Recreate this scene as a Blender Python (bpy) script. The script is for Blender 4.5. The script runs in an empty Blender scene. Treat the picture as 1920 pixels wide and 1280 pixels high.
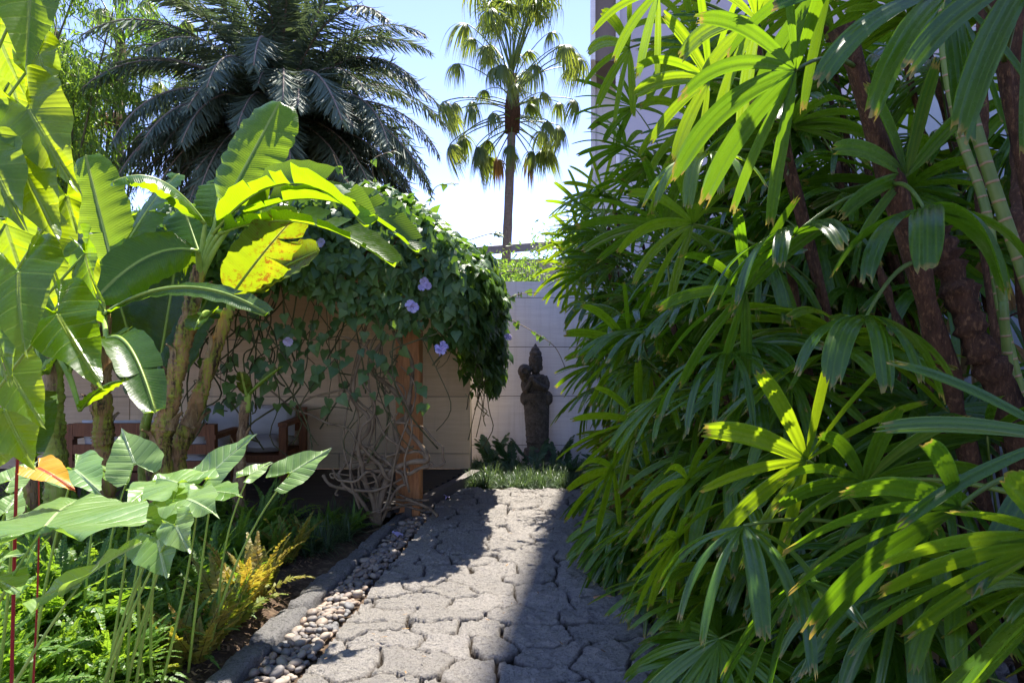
import bpy, math, random
import numpy as np
from mathutils import Vector, Matrix, Quaternion
R = math.radians
sc = bpy.context.scene
col = sc.collection
random.seed(7); rng = np.random.default_rng(7)

# ---------------------------------------------------------------- camera, sky, sun, exposure
EYE = 1.5
cam = bpy.data.cameras.new('camera'); cam.lens = 24; cam.sensor_width = 36
cam.clip_start = 0.05; cam.clip_end = 2000
camo = bpy.data.objects.new('camera', cam); col.objects.link(camo)
camo.location = (0, 0, EYE); camo.rotation_euler = (R(90), 0, 0); sc.camera = camo
EL, AZ = R(64), R(9.5)
w = bpy.data.worlds.new('World'); sc.world = w; w.use_nodes = True
wn = w.node_tree; sky = wn.nodes.new('ShaderNodeTexSky'); sky.sky_type = 'NISHITA'
sky.sun_disc = False; sky.sun_elevation = EL; sky.sun_rotation = AZ
sky.air_density = 1.0; sky.dust_density = 0.0; sky.ozone_density = 3.0; sky.altitude = 2200
tint = wn.nodes.new('ShaderNodeMix'); tint.data_type = 'RGBA'; tint.blend_type = 'MULTIPLY'; tint.inputs[0].default_value = 1; tint.inputs[7].default_value = (.9, .745, .88, 1)
wn.links.new(sky.outputs[0], tint.inputs[6]); wn.links.new(tint.outputs[2], wn.nodes['Background'].inputs[0]); wn.nodes['Background'].inputs[1].default_value = 0.15
sl = bpy.data.lights.new('sun', 'SUN'); sl.energy = 4.4; sl.angle = R(0.53); sl.color = (1, .94, .84)
slo = bpy.data.objects.new('sun', sl); col.objects.link(slo)
sdir = Vector((math.sin(AZ)*math.cos(EL), math.cos(AZ)*math.cos(EL), math.sin(EL)))
slo.rotation_euler = (-sdir).to_track_quat('-Z', 'Y').to_euler(); slo.location = sdir*40
sc.view_settings.view_transform = 'Standard'; sc.view_settings.look = 'None'
sc.view_settings.exposure = 1.78; sc.view_settings.gamma = 1.0

# ---------------------------------------------------------------- helpers
def V(*a): return np.array(a, float)
def nz(v):
    v = np.asarray(v, float); return v/(np.linalg.norm(v)+1e-12)
def at(px, py, Y):              # a place in the garden seen in that direction from the path, Y metres ahead
    return V((px-960)/1280*Y, Y, EYE-(py-640)/1280*Y)
def tag(o, label=None, cat=None, group=None, kind=None):
    if label: o['label'] = label
    if cat: o['category'] = cat
    if group: o['group'] = group
    if kind: o['kind'] = kind
    return o
def empty(name, loc, label, cat, group=None):
    o = bpy.data.objects.new(name, None); col.objects.link(o); o.location = tuple(loc)
    o.empty_display_size = .1
    return tag(o, label, cat, group)
class MB:
    def __init__(s): s.v = []; s.f = []; s.m = []; s.uv = []; s.var = []; s.tp = []; s.n = 0
    def add(s, vs, fs, mat=0, uv=None, var=0.5, tip=0.):
        vs = np.asarray(vs, float).reshape(-1, 3); k = len(vs)
        s.v.append(vs); s.uv.append(np.zeros((k, 2)) if uv is None else np.asarray(uv, float).reshape(-1, 2))
        s.var.append(np.full(k, var) if np.isscalar(var) else np.asarray(var, float)); s.tp.append(np.full(k, tip) if np.isscalar(tip) else np.asarray(tip, float).ravel())
        s.f += [tuple(i+s.n for i in q) for q in fs]; s.m += [mat]*len(fs); s.n += k
    def grid(s, P, uv=None, mat=0, var=.5, close=False, tip=0.):
        n, m = P.shape[:2]; fs = []
        for i in range(n-1):
            for j in range(m if close else m-1):
                j2 = (j+1) % m
                fs.append((i*m+j, i*m+j2, (i+1)*m+j2, (i+1)*m+j))
        s.add(P, fs, mat, uv, var, tip)
    def box(s, x0, x1, y0, y1, z0, z1, mat=0):
        vs = [(x, y, z) for z in (z0, z1) for y in (y0, y1) for x in (x0, x1)]
        s.add(vs, [(0, 2, 3, 1), (4, 5, 7, 6), (0, 1, 5, 4), (2, 6, 7, 3), (0, 4, 6, 2), (1, 3, 7, 5)], mat, [(a, c) for a, b, c in vs])
    def tube(s, pts, rad, k=8, mat=0, var=.5, caps=True, rough=0):
        pts = np.asarray(pts, float); n = len(pts); rad = np.broadcast_to(np.asarray(rad, float), (n,))
        T = np.gradient(pts, axis=0); T /= np.linalg.norm(T, axis=1)[:, None]+1e-12
        a = np.cross(T[0], (0, 0, 1.0)); a = a if np.linalg.norm(a) > .1 else np.cross(T[0], (1.0, 0, 0)); a = nz(a)
        P = np.zeros((n, k, 3)); U = np.zeros((n, k, 2)); L = 0
        th = np.linspace(0, 2*math.pi, k, endpoint=False)
        for i in range(n):
            a = nz(a-T[i]*a.dot(T[i])); b = np.cross(T[i], a)
            r = rad[i]*(1+rough*rng.normal(size=k)) if rough else np.full(k, rad[i])
            P[i] = pts[i]+(np.cos(th)*r)[:, None]*a+(np.sin(th)*r)[:, None]*b
            if i: L += np.linalg.norm(pts[i]-pts[i-1])
            U[i, :, 0] = th/6.283*6.283*rad[i]; U[i, :, 1] = L
        base = s.n; s.grid(P, U, mat, var, close=True)
        if caps:
            s.f.append(tuple(base+j for j in reversed(range(k)))); s.m.append(mat)
            s.f.append(tuple(base+(n-1)*k+j for j in range(k))); s.m.append(mat)
    def many(s, tv, tf, M, T, mat=0, uv=None, var=None):    # template leaf placed N times: M (N,3,3), T (N,3)
        N, k = len(M), len(tv)
        P = np.einsum('nij,kj->nki', M, tv)+T[:, None, :]
        fs = (np.asarray([f for f in tf])[None]+(np.arange(N)*k)[:, None, None]).reshape(-1, len(tf[0]))
        s.add(P, fs.tolist(), mat, None if uv is None else np.tile(uv, (N, 1)), .5 if var is None else np.repeat(var, k))
    def mesh(s, name, mats, smooth=True):
        me = bpy.data.meshes.new(name); vs = np.concatenate(s.v)
        me.from_pydata(vs.tolist(), [], s.f)
        for m in mats: me.materials.append(m)
        me.polygons.foreach_set('material_index', s.m)
        me.polygons.foreach_set('use_smooth', [smooth]*len(s.f))
        uv = np.concatenate(s.uv); li = np.empty(len(me.loops), int); me.loops.foreach_get('vertex_index', li)
        me.uv_layers.new(name='uv').data.foreach_set('uv', uv[li].ravel())
        a = me.attributes.new('var', 'FLOAT', 'POINT'); a.data.foreach_set('value', np.concatenate(s.var)); a = me.attributes.new('tip', 'FLOAT', 'POINT'); a.data.foreach_set('value', np.concatenate(s.tp))
        me.update(); return me
    def build(s, name, mats, parent=None, smooth=True, origin=None):
        mats = mats if isinstance(mats, (list, tuple)) else [mats]
        if parent is not None: off = np.array(parent.location) if parent.parent is None else np.array(parent.parent.location)
        elif origin is not None: off = np.asarray(origin, float)
        else: off = np.zeros(3)
        s.v = [v-off for v in s.v]
        o = bpy.data.objects.new(name, s.mesh(name, mats, smooth)); col.objects.link(o)
        if parent is not None: o.parent = parent
        elif origin is not None: o.location = tuple(off)
        return o
def place(me, name, parent=None, loc=(0, 0, 0), rot=(0, 0, 0), scale=1):
    o = bpy.data.objects.new(name, me); col.objects.link(o); o.parent = parent
    o.location = loc; o.rotation_euler = rot; o.scale = (scale,)*3
    return o
def hsh(i, j, s): 
    x = np.sin(i*127.1+j*311.7+s*74.7)*43758.5453; return x-np.floor(x)
def vn(x, y, s=0):
    i, j = np.floor(x), np.floor(y); u, v = x-i, y-j; u = u*u*(3-2*u); v = v*v*(3-2*v)
    a = hsh(i, j, s)*(1-u)+hsh(i+1, j, s)*u; b = hsh(i, j+1, s)*(1-u)+hsh(i+1, j+1, s)*u
    return a*(1-v)+b*v
def fbm(x, y, s=0, o=4):
    r = 0; a = .5
    for k in range(o): r = r+a*(vn(x*2**k, y*2**k, s+k)-.5); a *= .5
    return r

# ---------------------------------------------------------------- materials
class N:
    def __init__(s, name):
        s.m = bpy.data.materials.new(name); s.m.use_nodes = True; s.t = s.m.node_tree; s.b = s.t.nodes['Principled BSDF']; s.out = s.t.nodes['Material Output']
    def n(s, ty, ins=None, **kw):
        nd = s.t.nodes.new('ShaderNode'+ty)
        for k, v in kw.items(): setattr(nd, k, v)
        for k, v in (ins or {}).items(): s.set(nd.inputs[k], v)
        return nd
    def set(s, sock, v):
        if isinstance(v, bpy.types.NodeSocket): s.t.links.new(v, sock)
        else:
            if isinstance(v, tuple) and len(v) == 3 and sock.type == 'RGBA': v = (*v, 1)
            sock.default_value = v
    def math(s, op, a, b=0.0, c=0.0, clamp=False):
        nd = s.n('Math', {0: a, 1: b, 2: c}, operation=op); nd.use_clamp = clamp; return nd.outputs[0]
    def mix(s, f, a, b, blend='MIX'):
        nd = s.t.nodes.new('ShaderNodeMix'); nd.data_type = 'RGBA'; nd.blend_type = blend
        s.set(nd.inputs[0], f); s.set(nd.inputs[6], a); s.set(nd.inputs[7], b); return nd.outputs[2]
    def noise(s, scale, vec=None, detail=4, rough=.5, dist=0):
        nd = s.n('TexNoise', {'Scale': scale, 'Detail': detail, 'Roughness': rough, 'Distortion': dist})
        if vec is not None: s.set(nd.inputs['Vector'], vec)
        return nd.outputs[0]
    def ramp(s, f, a, b, lo=0, hi=1):
        return s.mix(s.n('MapRange', {0: f, 1: lo, 2: hi}).outputs[0], a, b)
    def rng(s, f, lo, hi, a=0., b=1.): return s.n('MapRange', {0: f, 1: lo, 2: hi, 3: a, 4: b}).outputs[0]
    def co(s): return s.n('TexCoord').outputs['Object']
    def geo(s): return s.n('NewGeometry').outputs['Position']
    def bump(s, h, st=.3, d=.01, nrm=None):
        nd = s.n('Bump', {'Strength': st, 'Distance': d, 'Height': h})
        if nrm is not None: s.set(nd.inputs['Normal'], nrm)
        return nd.outputs[0]
    def fin(s, colr, rough=.8, normal=None, spec=.5):
        s.set(s.b.inputs['Base Color'], colr); s.set(s.b.inputs['Roughness'], rough); s.set(s.b.inputs['Specular IOR Level'], spec)
        if normal is not None: s.set(s.b.inputs['Normal'], normal)
        return s.m
def leafmat(name, c1, c2, t1, t2, tf=.45, rough=.38, vein='lat', F=60, k=.5, spots=False, edge=None, rib=None, bst=.35, tipy=False, spec=.5, ribw=.006, coat=0.):
    """a leaf: glossy front, light coming through, veins from the leaf's own flat coordinates (uv in metres)"""
    m = N(name); uv = m.n('UVMap', uv_map='uv').outputs[0]; sp = m.n('SeparateXYZ', {0: uv}); x, y = sp.outputs[0], sp.outputs[1]
    ax = m.math('ABSOLUTE', x); var = m.n('Attribute', attribute_name='var').outputs['Fac']; orr = m.n('ObjectInfo').outputs['Random']
    v = m.math('ADD', m.math('MULTIPLY', var, .65), m.math('MULTIPLY', orr, .35))
    nv = m.noise(9, m.co(), 3); v = m.math('ADD', v, m.math('MULTIPLY', m.math('SUBTRACT', nv, .5), .6), clamp=True)
    base, tr = m.mix(v, c1, c2), m.mix(v, t1, t2)
    if vein == 'lat':
        ph = m.math('SUBTRACT', m.math('MULTIPLY', y, F), m.math('MULTIPLY', ax, F*k)); s_ = m.math('SINE', m.math('MULTIPLY', ph, 6.283))
        h = m.math('POWER', m.math('ABSOLUTE', s_), .35); vm = m.rng(m.math('ABSOLUTE', s_), 0, .22, 1, 0)
        fine = m.math('SINE', m.math('MULTIPLY', ph, 6.283*7)); h = m.math('ADD', h, m.math('MULTIPLY', fine, .06))
    elif vein == 'long':
        s_ = m.math('SINE', m.math('MULTIPLY', x, F*6.283)); h = m.math('MULTIPLY', s_, .5); vm = m.rng(s_, .6, 1, 0, .45)
    else: h, vm = nv, 0.0
    if vein:
        base = m.mix(m.math('MULTIPLY', vm, .35), base, rib or t2); tr = m.mix(m.math('MULTIPLY', vm, .3), tr, t2)
    if rib:
        rm = m.math('MULTIPLY', m.rng(ax, ribw*.55, ribw, 1, 0), m.math('GREATER_THAN', y, -.001)); base = m.mix(rm, base, rib); tr = m.mix(rm, tr, rib); 
        h = m.math('ADD', h, m.math('MULTIPLY', rm, .8))
    if spots:
        sn = m.noise(26, m.co(), 5, .75); big = m.noise(3.5, m.co(), 3)
        sm = m.math('MULTIPLY', m.rng(sn, .52, .57), m.rng(big, .38, .55), clamp=True)
        base = m.mix(sm, base, (.12, .035, .008)); tr = m.mix(sm, tr, (.25, .06, .01))
        bs = m.rng(big, .5, .8, 0, .5); base = m.mix(bs, base, (.35, .27, .02)); tr = m.mix(bs, tr, (.8, .62, .02))
    if tipy:                                     # dry straw tips, kept in the var-free v coordinate
        ty = m.n('Attribute', attribute_name='tip').outputs['Fac']; ty = m.math('ADD', ty, m.math('MULTIPLY', m.math('SUBTRACT', m.noise(40, m.co(), 3), .5), .12)); tm = m.rng(ty, tipy-.015, tipy+.012); base = m.mix(tm, base, (.3, .24, .05)); tr = m.mix(tm, tr, (.5, .35, .06))
    nrm = m.bump(h, bst, .004, m.bump(m.noise(60, m.co(), 3), .12, .004))
    rg = m.rng(m.noise(30, m.co(), 4), .3, .7, rough-.08, rough+.12)
    m.fin(base, rg, nrm, spec)
    m.b.inputs['Coat Weight'].default_value = coat; m.b.inputs['Coat Roughness'].default_value = .28
    t = m.n('BsdfTranslucent', {0: tr, 'Normal': nrm}); mx = m.n('MixShader', {0: tf, 1: m.b.outputs[0], 2: t.outputs[0]})
    m.t.links.new(mx.outputs[0], m.out.inputs[0]); return m.m
G = (.06, .14, .02)
M_ban = leafmat('banana_leaf', (.025, .08, .01), (.055, .14, .015), (.24, .45, .003), (.45, .62, .008), .55, .26, F=30, k=.12, rib=(.35, .45, .08), bst=.3, ribw=.012, coat=.12, tipy=1.0)
M_bano = leafmat('old_banana_leaf', (.06, .13, .02), (.13, .2, .02), (.24, .37, .004), (.38, .47, .008), .46, .36, F=30, k=.12, spots=True, rib=(.45, .45, .1), ribw=.012)
M_phi = leafmat('philodendron_leaf', (.022, .075, .008), (.05, .125, .012), (.3, .52, .003), (.62, .76, .01), .56, .24, F=10, k=.75, rib=(.3, .4, .06), bst=.5, coat=.15)
M_alo = leafmat('elephant_ear_leaf', (.11, .22, .045), (.22, .34, .1), (.28, .5, .03), (.46, .68, .05), .36, .34, F=13, k=.6, rib=(.4, .52, .24), bst=.7, coat=.35)
M_ora = leafmat('orange_leaf', (.6, .3, .03), (.75, .42, .04), (.9, .4, .03), (.95, .5, .04), .45, .35, F=16, k=.6, rib=(.6, .1, .03))
M_rha = leafmat('lady_palm_leaf', (.022, .075, .009), (.075, .17, .015), (.1, .28, .006), (.32, .52, .01), .42, .24, 'long', F=62, tipy=.985, bst=.4, coat=.35)
M_rhy = leafmat('young_palm_leaf', (.05, .14, .01), (.11, .22, .015), (.28, .5, .008), (.5, .66, .012), .44, .26, 'long', F=62, bst=.4, coat=.6, tipy=.99)
M_rhd = leafmat('dead_palm_leaf', (.2, .12, .05), (.34, .22, .1), (.35, .2, .05), (.5, .3, .08), .25, .6, 'long', F=62, bst=.5)
M_dat = leafmat('date_palm_leaflet', (.06, .1, .075), (.11, .16, .115), (.1, .16, .05), (.2, .26, .08), .22, .6, None, spec=.3)
M_dao = leafmat('dry_palm_leaflet', (.2, .11, .03), (.3, .17, .05), (.4, .2, .04), (.5, .28, .06), .3, .6, None)
M_fan = leafmat('fan_palm_leaf', (.05, .1, .03), (.11, .17, .04), (.2, .3, .03), (.42, .46, .05), .42, .38, None)
M_fer = leafmat('fern_leaf', (.05, .13, .02), (.11, .22, .03), (.22, .42, .02), (.42, .6, .04), .45, .45, None)
M_fey = leafmat('yellowing_fern_leaf', (.12, .19, .03), (.36, .24, .05), (.38, .5, .03), (.65, .42, .05), .4, .5, None)
M_vin = leafmat('vine_leaf', (.04, .095, .04), (.13, .22, .065), (.13, .3, .02), (.36, .56, .03), .32, .32, 'lat', F=60, k=.7)
M_gra = leafmat('mondo_grass_blade', (.035, .065, .035), (.08, .13, .055), (.1, .2, .05), (.3, .42, .1), .25, .35, None)
M_tre = leafmat('tree_leaf', (.04, .1, .02), (.08, .17, .03), (.15, .34, .02), (.4, .58, .05), .45, .45, None)
M_gcv = leafmat('dark_leaf', (.02, .06, .025), (.05, .11, .04), (.06, .16, .03), (.14, .28, .05), .25, .35, 'lat', F=45, k=.7, rib=(.15, .25, .1))
def m_noise(name, c1, c2, scale=8, rough=.8, bs=.4, bscale=40, bd=.01, stretch=None, spec=.3, c3=None):
    m = N(name); v = m.co()
    if stretch: v = m.n('Mapping', {0: v, 'Scale': stretch}).outputs[0]
    c = m.ramp(m.noise(scale, v, 6, .6), c1, c2, .3, .7)
    if c3: c = m.mix(m.rng(m.noise(scale*3.3, v, 5, .7), .52, .66), c, c3)
    return m.fin(c, rough, m.bump(m.noise(bscale, v, 6, .65), bs, bd), spec)
M_soil = m_noise('soil', (.05, .032, .02), (.13, .085, .055), 5, .95, 1, 45, .03, c3=(.2, .14, .09))
M_pet = m_noise('green_stalk', (.2, .32, .05), (.34, .45, .08), 12, .4, .2, 60, .003)
M_petr = m_noise('red_stalk', (.25, .01, .02), (.35, .03, .03), 12, .35, .2, 60, .003)
M_pety = m_noise('palm_stalk', (.07, .13, .02), (.16, .22, .04), 12, .4, .2, 60, .003)
M_fib = m_noise('fibrous_bark', (.035, .018, .01), (.13, .065, .035), 30, .95, 1, 60, .03, (1, 1, .35), c3=(.22, .12, .06))
M_bar = m_noise('palm_bark', (.16, .13, .11), (.28, .24, .2), 12, .9, .8, 30, .02, (1, 1, 2.5))
M_vst = m_noise('vine_stem', (.13, .09, .055), (.3, .22, .14), 12, .85, .6, 60, .008)
M_vsd = m_noise('green_vine_stem', (.05, .05, .02), (.12, .12, .05), 12, .85, .6, 60, .008)
M_stat = m_noise('carved_lava_stone', (.045, .037, .03), (.13, .107, .086), 16, .95, 1, 90, .012, c3=(.15, .135, .11))
M_cush = m_noise('cushion_fabric', (.42, .41, .39), (.5, .49, .47), 6, .95, .3, 300, .002)
M_deck = m_noise('dark_deck_board', (.03, .026, .024), (.06, .05, .045), 5, .6, .3, 30, .004, (.3, 6, 1))
M_flow = leafmat('lavender_petal', (.5, .42, .78), (.7, .62, .88), (.5, .4, .8), (.7, .6, .9), .4, .6, None)
M_bld = m_noise('grey_render', (.42, .4, .43), (.46, .44, .47), 2, .9, .2, 90, .003)
M_sof = m_noise('dark_soffit', (.16, .13, .11), (.19, .155, .13), 3, .9, .2, 60, .003)
M_roof = m_noise('grey_roof_sheet', (.2, .2, .22), (.26, .26, .28), 3, .6, .2, 40, .003)
M_pale = m_noise('pale_wall_paint', (.4, .43, .44), (.48, .52, .53), 2, .7, .2, 60, .003)
def wood(name, c1, c2):
    m = N(name); v = m.n('Mapping', {0: m.co(), 'Scale': (9, 9, .8)}).outputs[0]
    g = m.noise(5, v, 6, .6, 1.2); c = m.ramp(g, c1, c2, .3, .7)
    c = m.mix(m.rng(m.noise(1.3, m.co(), 3), .5, .75, 0, .5), c, c1)
    return m.fin(c, .6, m.bump(g, .4, .004), .3)
M_wood = wood('timber_post', (.34, .13, .045), (.6, .28, .11))
M_teak = wood('teak', (.12, .045, .018), (.26, .1, .038))
def traver(name, c1, c2, c3):
    m = N(name); p = m.geo(); v = m.n('Mapping', {0: p, 'Scale': (1.2, 1.2, 22)}).outputs[0]
    g = m.noise(1.6, v, 8, .65, .6); c = m.ramp(g, c1, c2, .35, .65)
    v2 = m.n('Mapping', {0: p, 'Scale': (3, 3, 60)}).outputs[0]; pit = m.noise(2.2, v2, 6, .7)
    c = m.mix(m.rng(pit, .62, .72, 0, .6), c, c3)
    c = m.mix(m.rng(m.noise(.9, p, 4), .45, .75, 0, .35), c, c3)
    sv = m.noise(2, m.n('Mapping', {0: p, 'Scale': (7, 7, .35)}).outputs[0], 6, .7); c = m.mix(m.rng(sv, .5, .75, 0, .3), c, (.22, .2, .17))
    at_ = m.n('Attribute', attribute_name='var').outputs['Fac']
    c = m.mix(m.math('MULTIPLY', at_, .35), c, c3)
    return m.fin(c, .75, m.bump(m.math('ADD', pit, g), .35, .004), .3)
M_trw = traver('white_travertine', (.68, .68, .7), (.8, .8, .82), (.55, .54, .53))
M_trb = traver('warm_travertine', (.62, .48, .29), (.74, .58, .37), (.44, .29, .18))
def stone(name, c1, c2, dark):
    m = N(name); p = m.geo(); a = m.n('Attribute', attribute_name='var').outputs['Fac']
    n1 = m.noise(4, p, 5); n2 = m.noise(55, p, 6, .75); n3 = m.noise(190, p, 3, .6)
    c = m.mix(m.math('ADD', m.math('MULTIPLY', a, .6), m.math('MULTIPLY', n1, .4)), c1, c2)
    c = m.mix(m.rng(n2, .48, .6, 0, .6), c, dark); n4 = m.noise(110, p, 5, .8); c = m.mix(m.rng(n4, .55, .62, 0, .7), c, dark); c = m.mix(m.rng(n3, .56, .66, 0, .5), c, (.5, .47, .44)); h0 = m.math('ADD', n4, n2)
    uvx = m.n('SeparateXYZ', {0: m.n('UVMap', uv_map='uv').outputs[0]}).outputs[0]   # 0 in the joints, 1 on the stones
    c = m.mix(m.rng(uvx, .2, .85, 1, 0), c, (.07, .052, .036))
    h = m.math('ADD', m.math('MULTIPLY', n2, 1.), m.math('MULTIPLY', n3, .4))
    return m.fin(c, .9, m.bump(m.math('ADD', h, h0), 1., .02), .25)
M_pav = stone('basalt_paving', (.44, .405, .365), (.6, .55, .5), (.24, .22, .2))
M_kerb = stone('kerb_stone', (.26, .25, .25), (.38, .365, .355), (.12, .118, .115))
def pebm():
    m = N('river_pebble'); r = m.n('ObjectInfo').outputs['Random']; a = m.n('Attribute', attribute_name='var').outputs['Fac']
    t = m.math('FRACT', m.math('ADD', r, a)); c = m.mix(t, (.13, .13, .135), (.27, .19, .135)); c = m.mix(m.rng(m.math('FRACT', m.math('MULTIPLY', t, 7.3)), .6, .7, 0, .8), c, (.3, .25, .2)); c = m.mix(m.rng(m.math('FRACT', m.math('MULTIPLY', t, 13.1)), .8, .85, 0, .8), c, (.1, .1, .105))
    c = m.mix(m.rng(m.noise(60, m.co(), 5), .45, .7, 0, .4), c, (.16, .15, .14))
    return m.fin(c, .6, m.bump(m.noise(220, m.co(), 4), .25, .003), .35)
M_peb = pebm()
def trunkm(name, green, yellow, dry, dark):
    m = N(name); v = m.n('Mapping', {0: m.co(), 'Scale': (1, 1, .22)}).outputs[0]
    a = m.noise(9, v, 5, .6, .4); b = m.noise(22, v, 6, .7, .6)
    c = m.ramp(a, green, yellow, .35, .6); c = m.mix(m.rng(b, .46, .53), c, dry); c = m.mix(m.rng(m.noise(14, v, 6, .75), .5, .6), c, dark)
    return m.fin(c, .6, m.bump(m.math('ADD', a, b), .8, .015), .3)
M_btr = trunkm('banana_trunk', (.17, .23, .03), (.4, .36, .05), (.36, .2, .09), (.05, .026, .013))
M_btg = trunkm('green_banana_trunk', (.2, .28, .04), (.35, .42, .06), (.3, .32, .07), (.1, .08, .03))
M_bdr = trunkm('dry_banana_sheath', (.2, .12, .06), (.28, .17, .09), (.36, .24, .13), (.07, .035, .02))
def canem():
    m = N('ringed_green_cane'); y = m.n('SeparateXYZ', {0: m.n('UVMap', uv_map='uv').outputs[0]}).outputs[1]
    f = m.math('FRACT', m.math('ADD', m.math('MULTIPLY', y, 17), m.math('MULTIPLY', m.noise(20, m.co(), 3), .22)))
    ring = m.rng(m.math('ABSOLUTE', m.math('SUBTRACT', f, .5)), .03, .09, 1, 0)
    c = m.ramp(m.noise(9, m.co(), 4), (.1, .17, .03), (.2, .27, .06), .3, .7); c = m.mix(ring, c, (.38, .25, .13))
    return m.fin(c, .4, m.bump(ring, .5, .004), .4)
M_cane = canem()

# ---------------------------------------------------------------- plant pieces
def arc(p, d, L, n, sag):
    p = np.asarray(p, float); d = nz(d); pts = [p]; ds = L/n; dirs = [d]
    for i in range(n):
        t = (i+1)/n; d = nz(d+V(0, 0, -sag*ds*(.3+1.4*t))); p = p+d*ds; pts.append(p); dirs.append(d)
    return np.array(pts), np.array(dirs)
def bez(p0, p1, p2, n=10):
    t = np.linspace(0, 1, n)[:, None]; return (1-t)**2*p0+2*t*(1-t)*p1+t*t*p2
def dirsof(P):
    T = np.gradient(P, axis=0); return T/(np.linalg.norm(T, axis=1)[:, None]+1e-12)
def frames(D, side):
    S = []; s = np.asarray(side, float)
    for d in D:
        s = nz(s-d*s.dot(d)); S.append(s)
    S = np.array(S); return S, np.cross(S, D)
def strap(mb, pts, D, side, W, prof, nu=5, pleat=0., fold=0., mat=0, var=.5, x0=0, wave=0, ragged=0):
    """a leaf blade along a curve; prof(t) half width factor"""
    S, Nn = frames(D, side); n = len(pts); t = np.linspace(0, 1, n); us = np.linspace(-1, 1, nu)
    L = np.concatenate([[0], np.cumsum(np.linalg.norm(np.diff(pts, axis=0), axis=1))])
    w_ = W*prof(t); P = np.zeros((n, nu, 3)); U = np.zeros((n, nu, 2)); ph = rng.random()*6
    for j, u in enumerate(us):
        z = pleat*w_*(1 if j % 2 else -1)*.5+fold*np.abs(u)*w_+wave*W*np.sin(t*9+ph+u)*abs(u)
        q = pts.copy()
        P[:, j] = q+S*(u*w_)[:, None]+Nn*z[:, None]; U[:, j, 0] = u*w_+x0; U[:, j, 1] = L
    if ragged:
        P[-1] += D[-1]*(rng.random(nu)*ragged)[:, None]
    mb.grid(P, U, mat, var, tip=np.repeat(t, nu))
def pr_rhapis(t): return np.interp(t, [0, .06, .2, .5, .82, .96, 1], [.14, .35, .75, 1, .97, .82, .62])
def rhapis_blade(mb, hub, axis, side, L, nseg, spread, sag, W=.036, mat=0, nv=12, lift=.12):
    S, Nn = frames([nz(axis)], side); s, n, d = S[0], Nn[0], nz(axis)
    if nseg < 1: return
    vr = rng.random()*.5
    for k in range(nseg):
        a = R(spread)*((k+.5)/nseg*2-1)+rng.normal()*.04; l = L*(1-.22*abs(a)/max(R(spread), .1)+rng.normal()*.05)
        dk = nz(d*math.cos(a)+s*math.sin(a)+n*lift); sk = nz(-d*math.sin(a)+s*math.cos(a)); sk = nz(sk+n*rng.normal()*.25)
        pts, D = arc(hub, dk, l, nv, sag*(.8+rng.random()*.5))
        strap(mb, pts, D, sk, W*.6*(.65+rng.random()*.75), pr_rhapis, 9, .2, .25, mat, vr+rng.random()*.5, rng.random(), ragged=.035)
def rhapis_frond(pitch, seed, L=.42, nseg=8, pet=.45, sag=2.2, W=.036, mats=None):
    mb = MB(); d0 = V(math.cos(pitch), 0, math.sin(pitch))
    pts, D = arc(V(0, 0, 0), d0, pet, 6, 1.2); mb.tube(pts, np.linspace(.006, .0035, 7), 5, 1)
    rhapis_blade(mb, pts[-1], nz(D[-1]+V(0, 0, -.25)), V(0, 1, 0)+V(0, 0, rng.normal()*.25), L*1.14, nseg+4, 118, sag*.8, W)
    return mb.mesh('frond', mats or [M_rha, M_pety])
HE0 = np.array([(0, 1), (.05, .88), (.15, .7), (.27, .5), (.37, .3), (.44, .1), (.46, -.06), (.43, -.22), (.35, -.34), (.24, -.39), (.21, -.38), (.15, -.3), (.08, -.15), (.03, -.05)])
def smooth_outline(P, n=3):
    P = np.concatenate([[2*P[0]-P[1]], P, [2*P[-1]-P[-2]]]); out = []
    for i in range(1, len(P)-2):
        for t in np.arange(n)/n:
            a, b_, c, d = P[i-1:i+3]; out.append(.5*((2*b_)+(c-a)*t+(2*a-5*b_+4*c-d)*t*t+(3*b_-a-3*c+d)*t**3))
    out.append(P[-2]); return np.array(out)
HE = smooth_outline(HE0)
def heart_blade(mb, pa, pt, nrm, width=1., droop=.15, cup=.12, wave=.03, mat=0, var=.5, lobe=1., rings=7, tipfl=0.):
    """heart-shaped leaf: pa where the stalk joins, pt the tip"""
    d = pt-pa; L = np.linalg.norm(d); d = d/L; s = nz(np.cross(d, nrm)); n = np.cross(s, d)
    o = HE.copy(); o[:, 0] *= width; o[o[:, 1] < 0, 1] *= lobe
    o = np.concatenate([o, (o*[-1, 1])[::-1]]) * L                          # closed ring from tip round to tip
    m = len(o); ph = rng.random()*9; fr = np.linspace(0, 1, rings+1)[1:]; jag = 1+.025*np.sin(np.arange(m)*1.05+ph)+rng.normal(size=m)*.004
    P = np.zeros((rings+1, m, 3)); U = np.zeros((rings+1, m, 2))
    for r in range(rings+1):
        q = o*(fr[r-1] if r else 0.0)*(jag[:, None] if r else 1)
        x, y = q[:, 0], q[:, 1]; rr = (fr[r-1] if r else 0)
        z = cup*np.abs(x)-droop*y*np.abs(y)/L-droop*.6*x*x/L*2+wave*L*rr**2*np.sin(np.arange(m)*.62+ph)*.6+.006*L*rr*np.sin((y-np.abs(x)*.55)/L*34)
        P[r] = pa+d*y[:, None]+s*x[:, None]+n*z[:, None]; U[r, :, 0] = x; U[r, :, 1] = y
    mb.grid(P, U, mat, var)
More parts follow.
